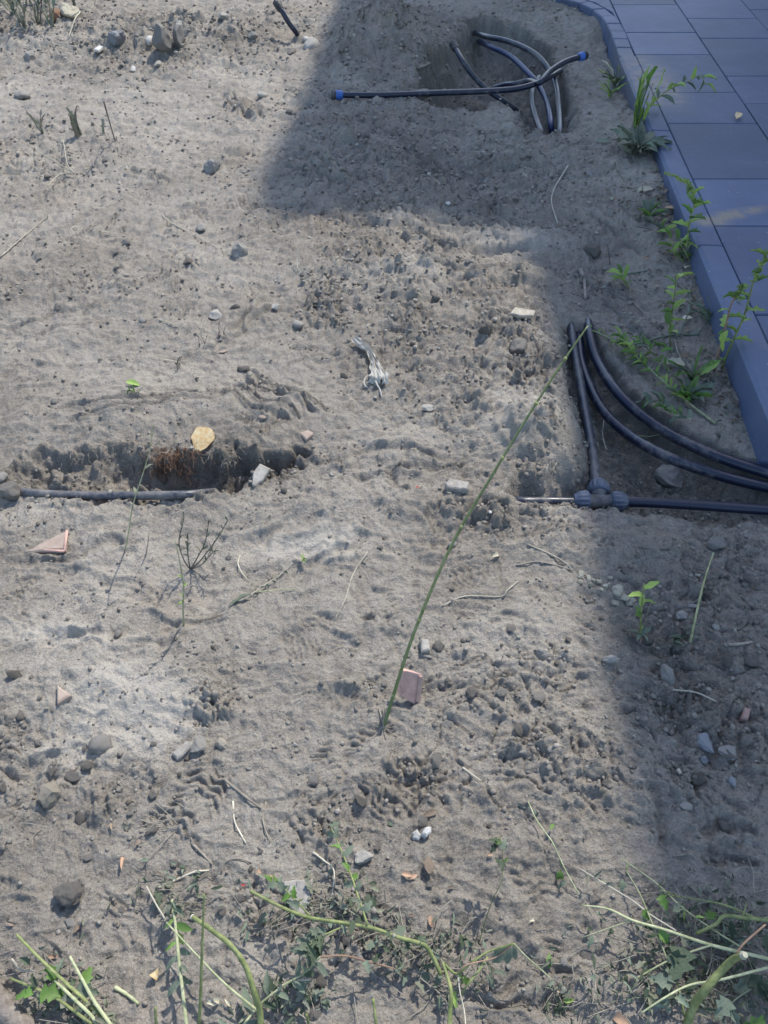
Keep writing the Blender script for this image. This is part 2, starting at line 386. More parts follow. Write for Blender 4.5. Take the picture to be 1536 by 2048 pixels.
# soil
SOIL_DARK, SOIL_MID, SOIL_PALE = (.128, .111, .090), (.276, .250, .214), (.47, .436, .380)
def soil_material():
    m, nt, b = mat('soil', .96, .12); L = nt.links.new
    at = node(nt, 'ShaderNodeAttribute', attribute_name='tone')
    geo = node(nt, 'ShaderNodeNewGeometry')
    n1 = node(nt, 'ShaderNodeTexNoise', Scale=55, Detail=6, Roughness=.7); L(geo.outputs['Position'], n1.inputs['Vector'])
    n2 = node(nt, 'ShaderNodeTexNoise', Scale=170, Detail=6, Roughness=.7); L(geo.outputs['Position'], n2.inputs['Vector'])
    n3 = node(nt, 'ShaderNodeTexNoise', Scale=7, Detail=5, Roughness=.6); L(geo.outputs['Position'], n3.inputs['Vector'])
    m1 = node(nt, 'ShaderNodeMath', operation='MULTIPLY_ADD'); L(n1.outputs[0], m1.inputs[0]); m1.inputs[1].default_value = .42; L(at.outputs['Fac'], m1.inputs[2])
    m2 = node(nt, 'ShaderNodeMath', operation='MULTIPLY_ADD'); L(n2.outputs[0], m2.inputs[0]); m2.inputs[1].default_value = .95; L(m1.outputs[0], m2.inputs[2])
    m3 = node(nt, 'ShaderNodeMath', operation='MULTIPLY_ADD'); L(n3.outputs[0], m3.inputs[0]); m3.inputs[1].default_value = .25; L(m2.outputs[0], m3.inputs[2])
    n4 = node(nt, 'ShaderNodeTexNoise', Scale=480, Detail=2, Roughness=.8); L(geo.outputs['Position'], n4.inputs['Vector'])
    m35 = node(nt, 'ShaderNodeMath', operation='MULTIPLY_ADD'); L(n4.outputs[0], m35.inputs[0]); m35.inputs[1].default_value = .9; L(m3.outputs[0], m35.inputs[2])
    m4 = node(nt, 'ShaderNodeMath', operation='SUBTRACT'); L(m35.outputs[0], m4.inputs[0]); m4.inputs[1].default_value = 1.19
    r = ramp(nt, m4.outputs[0], [(.0, SOIL_DARK), (.42, SOIL_MID), (.95, SOIL_PALE)])
    # faint rusty tinge here and there
    n5 = node(nt, 'ShaderNodeTexNoise', Scale=2.3, Detail=3); L(geo.outputs['Position'], n5.inputs['Vector'])
    mr = node(nt, 'ShaderNodeMapRange'); mr.inputs['From Min'].default_value = .56; mr.inputs['From Max'].default_value = .75; mr.inputs['To Max'].default_value = .35; L(n5.outputs[0], mr.inputs[0])
    mx = node(nt, 'ShaderNodeMix', data_type='RGBA', blend_type='MULTIPLY'); L(mr.outputs[0], mx.inputs[0]); L(r.outputs[0], mx.inputs[6]); mx.inputs[7].default_value = (1, .86, .74, 1)
    L(mx.outputs[2], b.inputs['Base Color'])
    v = node(nt, 'ShaderNodeTexVoronoi', Scale=230, feature='SMOOTH_F1'); L(geo.outputs['Position'], v.inputs['Vector'])
    bp1 = node(nt, 'ShaderNodeBump', Strength=1.0, Distance=.006); L(n1.outputs[0], bp1.inputs['Height'])
    bp2 = node(nt, 'ShaderNodeBump', Strength=1.0, Distance=.006); L(n2.outputs[0], bp2.inputs['Height']); L(bp1.outputs[0], bp2.inputs['Normal'])
    bp3 = node(nt, 'ShaderNodeBump', Strength=.7, Distance=.003, invert=True); L(v.outputs[0], bp3.inputs['Height']); L(bp2.outputs[0], bp3.inputs['Normal'])
    bp4 = node(nt, 'ShaderNodeBump', Strength=.9, Distance=.0028); L(n4.outputs[0], bp4.inputs['Height']); L(bp3.outputs[0], bp4.inputs['Normal'])
    L(bp4.outputs[0], b.inputs['Normal'])
    return m
M = {}
M['soil'] = soil_material()
M['clod'] = simple('clod', (.19, .174, .153), (.35, .325, .29), 70, .97, .1, 1.0, .006)
M['dark_clod'] = simple('dark_clod', (.165, .150, .130), (.31, .285, .25), 70, .97, .1, 1.0, .006)
M['grey_stone'] = simple('grey_stone', (.19, .18, .165), (.36, .345, .315), 60, .9, .2, .8, .003, .75)
M['pale_stone'] = simple('pale_stone', (.27, .255, .225), (.45, .43, .385), 60, .9, .2, .8, .003, .7)
M['white_stone'] = simple('white_stone', (.34, .33, .31), (.54, .53, .50), 60, .8, .3, .4, .002, .2)
M['blue_stone'] = simple('blue_stone', (.15, .158, .172), (.25, .26, .275), 60, .7, .4, .4, .002, .3)
M['dark_stone'] = simple('dark_stone', (.13, .125, .118), (.24, .23, .21), 60, .8, .3, .5, .002, .3)
M['buff_stone'] = simple('buff_stone', (.27, .235, .18), (.44, .40, .33), 60, .9, .2, .8, .003, .4)
M['terracotta'] = simple('terracotta', (.36, .22, .18), (.50, .33, .275), 50, .85, .25, .3, .001, .5)
M['terracotta_dusty'] = simple('terracotta_dusty', (.30, .225, .18), (.40, .33, .275), 50, .92, .2, .4, .001, .8)
M['plaster'] = simple('plaster', (.31, .285, .21), (.50, .465, .37), 70, .95, .1, .7, .003, .3)
M['leaf_fresh'] = simple('leaf_fresh', (.075, .165, .030), (.15, .27, .055), 25, .55, .4, .2, .001, .15, transl=.3)
M['leaf_lime'] = simple('leaf_lime', (.20, .33, .07), (.34, .46, .13), 25, .6, .35, .2, .001, .1, transl=.3)
M['leaf_dusty'] = simple('leaf_dusty', (.085, .125, .085), (.20, .245, .18), 25, .75, .25, .4, .002, .35, transl=.2)
M['leaf_dark'] = simple('leaf_dark', (.045, .068, .040), (.095, .13, .080), 25, .7, .3, .3, .001, .1, transl=.25)
M['leaf_wilted'] = simple('leaf_wilted', (.12, .14, .09), (.27, .28, .21), 40, .85, .2, .6, .002, .55, transl=.1)
M['leaf_brown'] = simple('leaf_brown', (.15, .11, .08), (.34, .27, .20), 40, .85, .2, .5, .002, .3, transl=.1)
M['leaf_orange'] = simple('leaf_orange', (.36, .20, .12), (.56, .40, .28), 30, .8, .2, .5, .002, .25, transl=.15)
M['leaf_cream'] = simple('leaf_cream', (.48, .43, .31), (.70, .65, .50), 30, .8, .2, .5, .002, .15, transl=.15)
M['leaf_yellow'] = simple('leaf_yellow', (.60, .33, .10), (.78, .70, .46), 9, .7, .25, .4, .002, .1, transl=.15)
M['stem_green'] = simple('stem_green', (.10, .13, .04), (.27, .30, .12), 70, .6, .35, .3, .001, .15)
M['stem_pale'] = simple('stem_pale', (.20, .23, .11), (.44, .45, .28), 70, .6, .35, .3, .001, .15)
M['stem_straw'] = simple('stem_straw', (.36, .33, .25), (.56, .52, .42), 60, .8, .2, .4, .001, .3)
M['stem_dry'] = simple('stem_dry', (.17, .15, .12), (.33, .30, .25), 60, .9, .2, .5, .001, .4)
M['stem_dark'] = simple('stem_dark', (.07, .065, .055), (.15, .14, .12), 60, .9, .2, .5, .001, .3)
M['stem_red'] = simple('stem_red', (.20, .12, .09), (.33, .22, .15), 60, .75, .3, .3, .001, .15)
M['pith'] = simple('pith', (.26, .26, .19), (.40, .39, .31), 80, .9, .1, .3, .001)
M['spike'] = simple('spike', (.16, .24, .06), (.30, .38, .13), 200, .8, .2, 1.0, .003, transl=.1)
M['root'] = simple('root', (.13, .07, .045), (.27, .165, .11), 60, .9, .1, .3, .001, .2)
M['bark'] = simple('bark', (.16, .135, .115), (.34, .30, .26), 90, .95, .1, 1.0, .004, .3)
M['film'] = simple('film', (.46, .44, .39), (.68, .66, .60), 60, .6, .5, .5, .002, .45, transl=.25)
M['red_plastic'] = simple('red_plastic', (.55, .03, .03), (.65, .06, .05), 60, .5, .4, .1, .001)
M['nut_black'] = simple('nut_black', (.012, .013, .016), (.028, .03, .035), 40, .5, .45, .15, .001, .35)
M['nut_blue'] = simple('nut_blue', (.02, .09, .33), (.03, .12, .42), 40, .42, .45, .1, .001, .2)
M['nut_grey'] = simple('nut_grey', (.070, .085, .125), (.10, .12, .165), 40, .5, .45, .15, .001, .25)
M['tee_body'] = simple('tee_body', (.055, .055, .06), (.09, .09, .095), 40, .55, .45, .15, .001, .7)
M['wall_render'] = simple('wall_render', (.60, .58, .54), (.68, .66, .62), 6, .9, .2, .3, .004)
M['roofing'] = simple('roofing', (.10, .10, .105), (.15, .15, .155), 5, .8, .3, .2, .003)

def pipe_material(name, c, dusty):
    m, nt, b = mat(name, .36, .5); L = nt.links.new
    geo = node(nt, 'ShaderNodeNewGeometry')
    n = node(nt, 'ShaderNodeTexNoise', Scale=38, Detail=7, Roughness=.75); L(geo.outputs['Position'], n.inputs['Vector'])
    n2 = node(nt, 'ShaderNodeTexNoise', Scale=4.5, Detail=2); L(geo.outputs['Position'], n2.inputs['Vector'])
    add = node(nt, 'ShaderNodeMath', operation='MULTIPLY_ADD'); L(n2.outputs[0], add.inputs[0]); add.inputs[1].default_value = .9; L(n.outputs[0], add.inputs[2])
    mr = node(nt, 'ShaderNodeMapRange'); mr.inputs['From Min'].default_value = 1.15 - dusty * .5; mr.inputs['From Max'].default_value = 1.5 - dusty * .5; mr.inputs['To Max'].default_value = .75; L(add.outputs[0], mr.inputs[0])
    mx = node(nt, 'ShaderNodeMix', data_type='RGBA'); L(mr.outputs[0], mx.inputs[0]); mx.inputs[6].default_value = (*c, 1); mx.inputs[7].default_value = (.22, .205, .185, 1)
    L(mx.outputs[2], b.inputs['Base Color'])
    mr2 = node(nt, 'ShaderNodeMapRange'); mr2.inputs['To Min'].default_value = .33; mr2.inputs['To Max'].default_value = .85; L(mr.outputs[0], mr2.inputs[0]); L(mr2.outputs[0], b.inputs['Roughness'])
    bp = node(nt, 'ShaderNodeBump', Strength=.15, Distance=.001); L(n.outputs[0], bp.inputs['Height']); L(bp.outputs[0], b.inputs['Normal'])
    return m
M['pipe'] = pipe_material('pipe', (.009, .014, .033), .32)
M['pipe_dusty'] = pipe_material('pipe_dusty', (.020, .027, .044), .5)
M['pipe_blue'] = pipe_material('pipe_blue', (.015, .028, .085), .3)

def slab_material():
    m, nt, b = mat('slab', .6, .45); L = nt.links.new
    geo = node(nt, 'ShaderNodeNewGeometry'); oi = node(nt, 'ShaderNodeObjectInfo')
    n1 = node(nt, 'ShaderNodeTexNoise', Scale=3.2, Detail=6, Roughness=.62); L(geo.outputs['Position'], n1.inputs['Vector'])
    n2 = node(nt, 'ShaderNodeTexNoise', Scale=420, Detail=3, Roughness=.7); L(geo.outputs['Position'], n2.inputs['Vector'])
    n3 = node(nt, 'ShaderNodeTexNoise', Scale=13, Detail=6, Roughness=.7); L(geo.outputs['Position'], n3.inputs['Vector'])
    r = ramp(nt, n1.outputs[0], [(.25, (.056, .077, .138)), (.55, (.074, .099, .168)), (.8, (.104, .130, .204))])
    mr = node(nt, 'ShaderNodeMapRange'); mr.inputs['To Min'].default_value = .82; mr.inputs['To Max'].default_value = 1.18; L(oi.outputs['Random'], mr.inputs[0])
    hs = node(nt, 'ShaderNodeHueSaturation'); L(mr.outputs[0], hs.inputs['Value']); L(r.outputs[0], hs.inputs['Color'])
    g = node(nt, 'ShaderNodeMapRange'); g.inputs['From Min'].default_value = .3; g.inputs['From Max'].default_value = .7; g.inputs['To Min'].default_value = .86; g.inputs['To Max'].default_value = 1.14; L(n2.outputs[0], g.inputs[0])
    hs2 = node(nt, 'ShaderNodeHueSaturation'); L(g.outputs[0], hs2.inputs['Value']); L(hs.outputs[0], hs2.inputs['Color'])
    # dust: overall film plus walked-on sand in the places seen in the photograph
    tot = None
    spots = [(1300, 150, .12, .40, 1.3, .05), (1425, 445, .06, .035, 2.0, 0), (1468, 428, .15, .035, 1.8, .35), (1310, 185, .10, .2, 1.0, 0), (1500, 640, .03, .15, .35, 0), (1360, 80, .15, .2, .2, 0)]
    for px, py, rx, ry, w, rot in spots:
        cx, cy = G(px, py, .07)
        mp = node(nt, 'ShaderNodeMapping', vector_type='TEXTURE'); mp.inputs['Location'].default_value = (cx, cy, .07); mp.inputs['Rotation'].default_value = (0, 0, rot); mp.inputs['Scale'].default_value = (rx, ry, 1)
        L(geo.outputs['Position'], mp.inputs[0])
        le = node(nt, 'ShaderNodeVectorMath', operation='LENGTH'); L(mp.outputs[0], le.inputs[0])
        q = node(nt, 'ShaderNodeMapRange', interpolation_type='SMOOTHSTEP'); q.inputs['From Min'].default_value = 1.6; q.inputs['From Max'].default_value = .1; q.inputs['To Min'].default_value = 0; q.inputs['To Max'].default_value = w; L(le.outputs['Value'], q.inputs[0])
        if tot is None: tot = q.outputs[0]
        else:
            a = node(nt, 'ShaderNodeMath', operation='ADD'); L(tot, a.inputs[0]); L(q.outputs[0], a.inputs[1]); tot = a.outputs[0]
    nm = node(nt, 'ShaderNodeMapRange'); nm.inputs['From Min'].default_value = .32; nm.inputs['From Max'].default_value = .66; L(n3.outputs[0], nm.inputs[0])
    mu = node(nt, 'ShaderNodeMath', operation='MULTIPLY'); L(tot, mu.inputs[0]); L(nm.outputs[0], mu.inputs[1]); mu.use_clamp = True
    base = node(nt, 'ShaderNodeMapRange'); base.inputs['From Min'].default_value = .5; base.inputs['From Max'].default_value = .85; base.inputs['To Max'].default_value = .22; L(n3.outputs[0], base.inputs[0])
    mu2 = node(nt, 'ShaderNodeMath', operation='ADD', use_clamp=True); L(mu.outputs[0], mu2.inputs[0]); L(base.outputs[0], mu2.inputs[1])
    mx = node(nt, 'ShaderNodeMix', data_type='RGBA'); L(mu2.outputs[0], mx.inputs[0]); L(hs2.outputs[0], mx.inputs[6]); mx.inputs[7].default_value = (.225, .195, .165, 1)
    # pale flecks
    v = node(nt, 'ShaderNodeTexVoronoi', Scale=16); L(geo.outputs['Position'], v.inputs['Vector'])
    fl = node(nt, 'ShaderNodeMath', operation='LESS_THAN'); L(v.outputs['Distance'], fl.inputs[0]); fl.inputs[1].default_value = .045
    fl2 = node(nt, 'ShaderNodeMath', operation='MULTIPLY'); L(fl.outputs[0], fl2.inputs[0]); fl2.inputs[1].default_value = .7
    mx2 = node(nt, 'ShaderNodeMix', data_type='RGBA'); L(fl2.outputs[0], mx2.inputs[0]); L(mx.outputs[2], mx2.inputs[6]); mx2.inputs[7].default_value = (.36, .36, .36, 1)
    L(mx2.outputs[2], b.inputs['Base Color'])
    ro = node(nt, 'ShaderNodeMapRange'); ro.inputs['To Min'].default_value = .5; ro.inputs['To Max'].default_value = .75; L(n3.outputs[0], ro.inputs[0]); L(ro.outputs[0], b.inputs['Roughness'])
    bp = node(nt, 'ShaderNodeBump', Strength=.35, Distance=.001); L(n2.outputs[0], bp.inputs['Height'])
    bp2 = node(nt, 'ShaderNodeBump', Strength=.25, Distance=.004); L(n3.outputs[0], bp2.inputs['Height']); L(bp.outputs[0], bp2.inputs['Normal']); L(bp2.outputs[0], b.inputs['Normal'])
    return m
M['slab'] = slab_material()

# ------------------------------------------------------------------ object helpers
def tag(o, label=None, cat=None, group=None, kind=None):
    if label: o['label'] = label
    if cat: o['category'] = cat
    if group: o['group'] = group
    if kind: o['kind'] = kind
    return o
def empty(name, loc, label=None, cat=None, group=None):
    o = bpy.data.objects.new(name, None); o.empty_display_size = .05; col.objects.link(o); o.location = loc
    return tag(o, label, cat, group)
def mesh_obj(name, verts, faces, m, parent=None, smooth=True, loc=(0, 0, 0)):
    me = bpy.data.meshes.new(name); me.from_pydata([tuple(v) for v in verts], [], faces); me.materials.append(m)
    if smooth: me.polygons.foreach_set('use_smooth', [True] * len(me.polygons))
    me.update()
    o = bpy.data.objects.new(name, me); col.objects.link(o); o.location = loc
    if parent: o.parent = parent
    return o
def link(name, me, parent, mtx):
    o = bpy.data.objects.new(name, me); col.objects.link(o); o.parent = parent; o.matrix_local = mtx
    return o
class MB:
    def __init__(s): s.v = []; s.f = []
    def tube(s, pts, r, n=6, cap=True, ridge=0, flat=1.0):
        """r: number or list per point"""
        N = len(pts); rr = r if isinstance(r, (list, tuple)) else [r] * N
        base = len(s.v); up = None
        for i, p in enumerate(pts):
            t = (pts[min(i + 1, N - 1)] - pts[max(i - 1, 0)])
            if t.length < 1e-9: t = Vector((0, 0, 1))
            t.normalize()
            if up is None: up = Vector((0, 0, 1)) if abs(t.z) < .9 else Vector((1, 0, 0))
            a = t.cross(up); a.normalize(); b = a.cross(t); up = b
            for k in range(n):
                an = 2 * math.pi * k / n; q = rr[i] * (1 + (ridge if k % 2 else -ridge))
                s.v.append(p + a * math.cos(an) * q + b * math.sin(an) * q * flat)
        for i in range(N - 1):
            for k in range(n):
                a0 = base + i * n + k; a1 = base + i * n + (k + 1) % n
                s.f.append((a0, a1, a1 + n, a0 + n))
        if cap:
            s.f.append(tuple(base + k for k in reversed(range(n)))); s.f.append(tuple(base + (N - 1) * n + k for k in range(n)))
        return s
    def add(s, verts, faces, mtx=None):
        b = len(s.v); s.v += [mtx @ Vector(v) if mtx else Vector(v) for v in verts]; s.f += [tuple(b + i for i in f) for f in faces]
        return s
    def build(s, name, m, parent=None, smooth=True, origin=None):
        if parent is not None: o0 = Vector(parent.location)
        elif origin is not None: o0 = Vector(origin)
        else: o0 = Vector((0, 0, 0))
        o = mesh_obj(name, [v - o0 for v in s.v], s.f, m, parent, smooth)
        if parent is None: o.location = o0
        return o
def smooth_path(pts, per=6):
    pts = [Vector(p) for p in pts]
    if len(pts) < 3: return [pts[0].lerp(pts[-1], i / per) for i in range(per + 1)]
    out = []; q = [pts[0] * 2 - pts[1]] + pts + [pts[-1] * 2 - pts[-2]]
    for i in range(1, len(q) - 2):
        for k in range(per):
            t = k / per; a, b, c, d = q[i - 1], q[i], q[i + 1], q[i + 2]
            out.append(.5 * ((2 * b) + (c - a) * t + (2 * a - 5 * b + 4 * c - d) * t * t + (3 * b - a - 3 * c + d) * t ** 3))
    out.append(pts[-1]); return out

# ------------------------------------------------------------------ ground sheet
def build_ground():
    f_r = CF / 2
    ys = [-.02]
    while ys[-1] < 7.2:
        y = ys[-1]; d2 = y * y + CH * CH
        ys.append(y + min(d2 / CH / f_r * 1.15, .0115))
    ys = [-60, -25, -10, -4, -2, -1, -.5, -.25, -.1] + ys + [7.25, 7.4, 7.8, 8.6, 10, 14, 25, 60, 200]
    ys = np.array(ys)
    u = np.linspace(-1, 1, 640)
    u = np.concatenate([[-70, -25, -10, -5, -3, -2, -1.5, -1.2, -1.08], u, [1.08, 1.2, 1.5, 2, 3, 5, 10, 25, 70]])
    w = .52 * (.688 * np.clip(ys, 0, 7.6) + 1.0) + .16
    X = (w[:, None] * u[None, :]); Y = np.repeat(ys[:, None], len(u), 1)
    x = X.ravel(); y = Y.ravel()
    h, tone, rough, cut = height(x, y)
    nr, nc = X.shape
    co = np.stack([x, y, h], 1).astype(np.float32)
    me = bpy.data.meshes.new('ground')
    me.vertices.add(len(co)); me.vertices.foreach_set('co', co.ravel())
    i = np.arange(nr - 1)[:, None] * nc + np.arange(nc - 1)[None, :]
    q = np.stack([i, i + 1, i + nc + 1, i + nc], -1).reshape(-1, 4)
    me.loops.add(q.size); me.loops.foreach_set('vertex_index', q.ravel().astype(np.int32))
    me.polygons.add(len(q)); me.polygons.foreach_set('loop_start', np.arange(0, q.size, 4, dtype=np.int32)); me.polygons.foreach_set('loop_total', np.full(len(q), 4, dtype=np.int32))
    me.polygons.foreach_set('use_smooth', np.ones(len(q), bool))
    me.update(); me.validate()
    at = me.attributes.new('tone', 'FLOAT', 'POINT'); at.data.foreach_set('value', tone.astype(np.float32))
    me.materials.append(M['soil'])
    o = bpy.data.objects.new('ground', me); col.objects.link(o)
    tag(o, 'bare trampled sandy soil with footprints, ruts and trenches', None, None, 'structure')
build_ground()

# ------------------------------------------------------------------ paving
def prism(poly, z0, z1, bev=.003, jitter=0):
    """plan polygon (counter-clockwise) to a slab with a small bevelled arris"""
    n = len(poly); cx = sum(p[0] for p in poly) / n; cy = sum(p[1] for p in poly) / n
    def inset(d):
        out = []
        for i in range(n):
            a = Vector(poly[i - 1]); b = Vector(poly[i]); c = Vector(poly[(i + 1) % n])
            e1 = (b - a).normalized(); e2 = (c - b).normalized()
            n1 = Vector((-e1.y, e1.x)); n2 = Vector((-e2.y, e2.x)); m_ = (n1 + n2)
            m_ = m_ / max(m_.dot(n1), .3); out.append(b + m_ * d)
        return out
    tz = [random.uniform(-jitter, jitter) for _ in range(3)]
    zt = lambda p: z1 + tz[0] + tz[1] * (p[0] - cx) + tz[2] * (p[1] - cy)
    v = [(p[0], p[1], z0) for p in poly] + [(p[0], p[1], zt(p) - bev) for p in poly] + [(p.x, p.y, zt(p)) for p in inset(bev)]
    f = [tuple(range(2 * n, 3 * n)), tuple(reversed(range(n)))]
    for k in (0, 1):
        for i in range(n): f.append((k * n + i, k * n + (i + 1) % n, (k + 1) * n + (i + 1) % n, (k + 1) * n + i))
    return v, f
ZT = .07
Y0P = 1.70
pave = mesh_obj('pavement', *prism([(xin(Y0P) + .004, Y0P), (4.4, Y0P), (4.4, 8), (xin(8) + .004, 8)], -.1, ZT - .012), M['dark_clod'], smooth=False)
tag(pave, 'anthracite slab patio edged with kerb stones', None, None, 'structure')
def joints(y0, pat, lo, hi):
    ys = [y0]; i = 0
    while ys[-1] < hi: ys.append(ys[-1] + pat[i % len(pat)]); i += 1
    i = len(pat) - 1
    while ys[0] > lo: ys.insert(0, ys[0] - pat[i % len(pat)]); i -= 1
    return ys
cols = [0, .43, .875, 1.31, 1.745, 2.18]
starts = [(2.20, (.615, .42)), (4.52, (.67, .41)), (2.65, (.63, .42)), (2.30, (.42, .63)), (2.5, (.63, .42))]
for c in range(5):
    ys = joints(starts[c][0], starts[c][1], -.2, 6.9)
    for a, b in zip(ys, ys[1:]):
        a = max(a, Y0P)
        if b < a + .03: continue
        g = .0028
        poly = [(xin(a) + cols[c] + g, a + g), (xin(a) + cols[c + 1] - g, a + g), (xin(b) + cols[c + 1] - g, b - g), (xin(b) + cols[c] + g, b - g)]
        mesh_obj('paving_slab', *prism(poly, ZT - .05, ZT, .0035, .0012), M['slab'], pave, smooth=False)
# kerb stones: straight run
def kerb_stone(a, b, w_in=0.0):
    """a,b : (x,y) inner edge ends (going away from camera); width KW to the left"""
    d = (Vector(b) - Vector(a)).normalized(); nrm = Vector((-d.y, d.x)); g = .0025
    A = Vector(a) + d * g; B = Vector(b) - d * g
    ch = .013; sec = [(0, -.16), (0, ZT - .003), (.003, ZT), (KW - ch, ZT), (KW - .001, ZT - ch * .9), (KW, ZT - .02), (KW, -.16)]
    dz = random.uniform(-.0012, .0012)
    v = []; e = .004
    for Q, s in ((A, 1), (A + d * e, 0), (B - d * e, 0), (B, -1)):
        for (o_, z) in sec:
            k = e * .7 if s else 0
            v.append((Q.x + nrm.x * (min(o_, KW - k) if o_ > .01 else o_), Q.y + nrm.y * (min(o_, KW - k) if o_ > .01 else o_), (z - k * (z > 0)) + dz))
    n = len(sec); f = []
    for i in range(3):
        for k in range(n - 1): f.append((i * n + k, i * n + k + 1, (i + 1) * n + k + 1, (i + 1) * n + k))
    f.append(tuple(reversed(range(n)))); f.append(tuple(3 * n + k for k in range(n)))
    f = [tuple(reversed(q)) for q in f]
    return mesh_obj('kerb_stone', v, f, M['slab'], pave, smooth=False)
for a, b in [(Y0P - KW, 2.66), (2.66, 3.76), (3.76, 4.86)]:
    kerb_stone((xin(a) - .0015, a), (xin(b) - .0015, b))
for i in range(4):
    mesh_obj('kerb_stone', *prism([(xin(Y0P) + .001 + i * .9, Y0P - KW), (xin(Y0P) + (i + 1) * .9 - .002, Y0P - KW), (xin(Y0P) + (i + 1) * .9 - .002, Y0P - .002), (xin(Y0P) + .001 + i * .9, Y0P - .002)], -.16, ZT, .008), M['slab'], pave, smooth=False)
# kerb stones: curved run of short pieces
outer = [(1.33, 4.86), (1.362, 5.20), (1.385, 5.47), (1.375, 5.72), (1.32, 5.92), (1.22, 6.07), (1.03, 6.22), (.75, 6.32), (.40, 6.37), (0.0, 6.39), (-.5, 6.40)]
op = [Vector((p.x, p.y)) for p in smooth_path([Vector((*p, 0)) for p in outer], 10)]
acc = [0]
for a, b in zip(op, op[1:]): acc.append(acc[-1] + (b - a).length)
def at_len(s):
    for i in range(len(op) - 1):
        if acc[i + 1] >= s:
            return op[i].lerp(op[i + 1], (s - acc[i]) / (acc[i + 1] - acc[i] + 1e-9))
    return op[-1]
s = .0; ends = []
while s < acc[-1] - .12: ends.append(s); s += .16 if s < 2 else .24
for a, b in zip(ends, ends[1:]):
    A = at_len(a + .002); B = at_len(b - .002); d = (B - A).normalized(); nr = Vector((d.y, -d.x))
    kw = KW - .004
    A2 = A + (at_len(a + .02) - at_len(max(a - .02, 0))).normalized().yx * Vector((1, -1)) * kw
    B2 = B + (at_len(b + .02) - at_len(b - .02)).normalized().yx * Vector((1, -1)) * kw
    mesh_obj('kerb_stone', *prism([tuple(A2), tuple(B2), tuple(B), tuple(A)], -.2, ZT + random.uniform(-.002, .001), .006), M['slab'], pave, smooth=False)
# cut slabs filling the space behind the bend
fill = [(xin(5.5) - .012, 5.50), (xin(5.5) - .003, 5.50), (xin(6.9) - .003, 6.9), (-.5, 6.9), (-.5, 6.50), (.4, 6.475), (.78, 6.42), (1.09, 6.31), (1.30, 6.14), (1.41, 5.97), (1.472, 5.75)]
mesh_obj('paving_slab', *prism(fill, ZT - .05, ZT - .001, .003), M['slab'], pave, smooth=False)

# ------------------------------------------------------------------ unseen house to the right, its flat top shaped to cast the patio shade
HR = 10.0
off = SUN_XY * (HR / math.tan(SUN_EL))
shade = [(-.22, 9.5), (-.26, 6.34), (-.36, 4.52), (-.47, 3.45), (-.44, 3.22), (-.36, 3.14), (-.04, 3.10), (.62, 2.99), (.62, 2.2), (.57, 1.31), (.545, .85), (.54, .52), (.60, .40), (.72, .33), (1.5, .26), (8, .1), (8, 9.5)]
house = empty('house', (4.5 + off.x, 9, 0), 'rendered house beside the patio with a wide flat roof', 'house')
rp = [(p[0] + off.x, p[1] + off.y) for p in reversed(shade)]
rp = rp if sum((b[0] - a[0]) * (b[1] + a[1]) for a, b in zip(rp, rp[1:] + rp[:1])) < 0 else rp[::-1]
v, f = prism(rp, HR, HR + .22, .01)
mesh_obj('roof', [Vector(q) - house.location for q in v], f, M['roofing'], house, smooth=False)
for a, b in [((5.2, 3.6), (12, 3.85)), ((5.2, 3.85), (5.45, 10.2)), ((4.2, 10.2), (12, 10.45))]:
    v, f = prism([a, (b[0], a[1]), b, (a[0], b[1])], 0.0, HR, .004)
    mesh_obj('wall', [Vector(q) - house.location for q in v], f, M['wall_render'], house, smooth=False)

# ------------------------------------------------------------------ stones and clods
def rock_mesh(name, seed, sub=2, ang=.5, flat=.6, m=None):
    r = random.Random(seed); bm = bmesh.new(); bmesh.ops.create_icosphere(bm, subdivisions=sub, radius=1)
    planes = [(Vector((r.gauss(0, 1), r.gauss(0, 1), r.gauss(0, 1))).normalized(), r.uniform(.55, .9)) for _ in range(int(4 + ang * 10))]
    for v in bm.verts:
        p = v.co.copy()
        for nn, dd in planes:
            k = p.dot(nn)
            if k > dd: p -= nn * (k - dd) * (.5 + .5 * ang)
        nz = mnoise.noise(p * 1.7 + Vector((seed % 97, 0, 0))) * .22 + mnoise.noise(p * 4.5 + Vector((0, seed % 89, 0))) * .10
        p *= 1 + nz + r.uniform(-.035, .035)
        v.co = p
    for v in bm.verts: v.co.z *= flat
    me = bpy.data.meshes.new(name); bm.to_mesh(me); bm.free()
    if m: me.materials.append(m)
    me.polygons.foreach_set('use_smooth', [ang < .35] * len(me.polygons))
    return me
def stone(px, py, w, h, kind, m, label, cat='stone', name='stone', flat=.55, rot=None, sink=.36, seed=None, group=None, lift=0, tilt=0):
    """w,h: size in photo pixels across and in depth"""
    p = P(px, py); k = mpp(p)
    up = max(.35, min(1, (CH / (p - Vector((0, 0, CH))).length)))
    me = rock_mesh(name, seed if seed is not None else int(px * 7 + py), 3 if w > 24 else 2, {'sharp': .9, 'round': .15, 'lump': .5}[kind], 1, M[m])
    o = bpy.data.objects.new(name, me); col.objects.link(o)
    sx = w * k / 2 * .98; sy = h * k / 2 * .98 / (up * .75 + .25)
    sz = min(sx, sy) * flat * 1.3
    o.scale = (sx, sy, sz); o.location = p + Vector((0, 0, sz * (1 - 2 * sink) + lift))
    o.rotation_euler = (random.uniform(-.15, .15) + tilt, random.uniform(-.15, .15), rad(rot) if rot is not None else random.uniform(-.25, .25))
    return tag(o, label, cat, group)
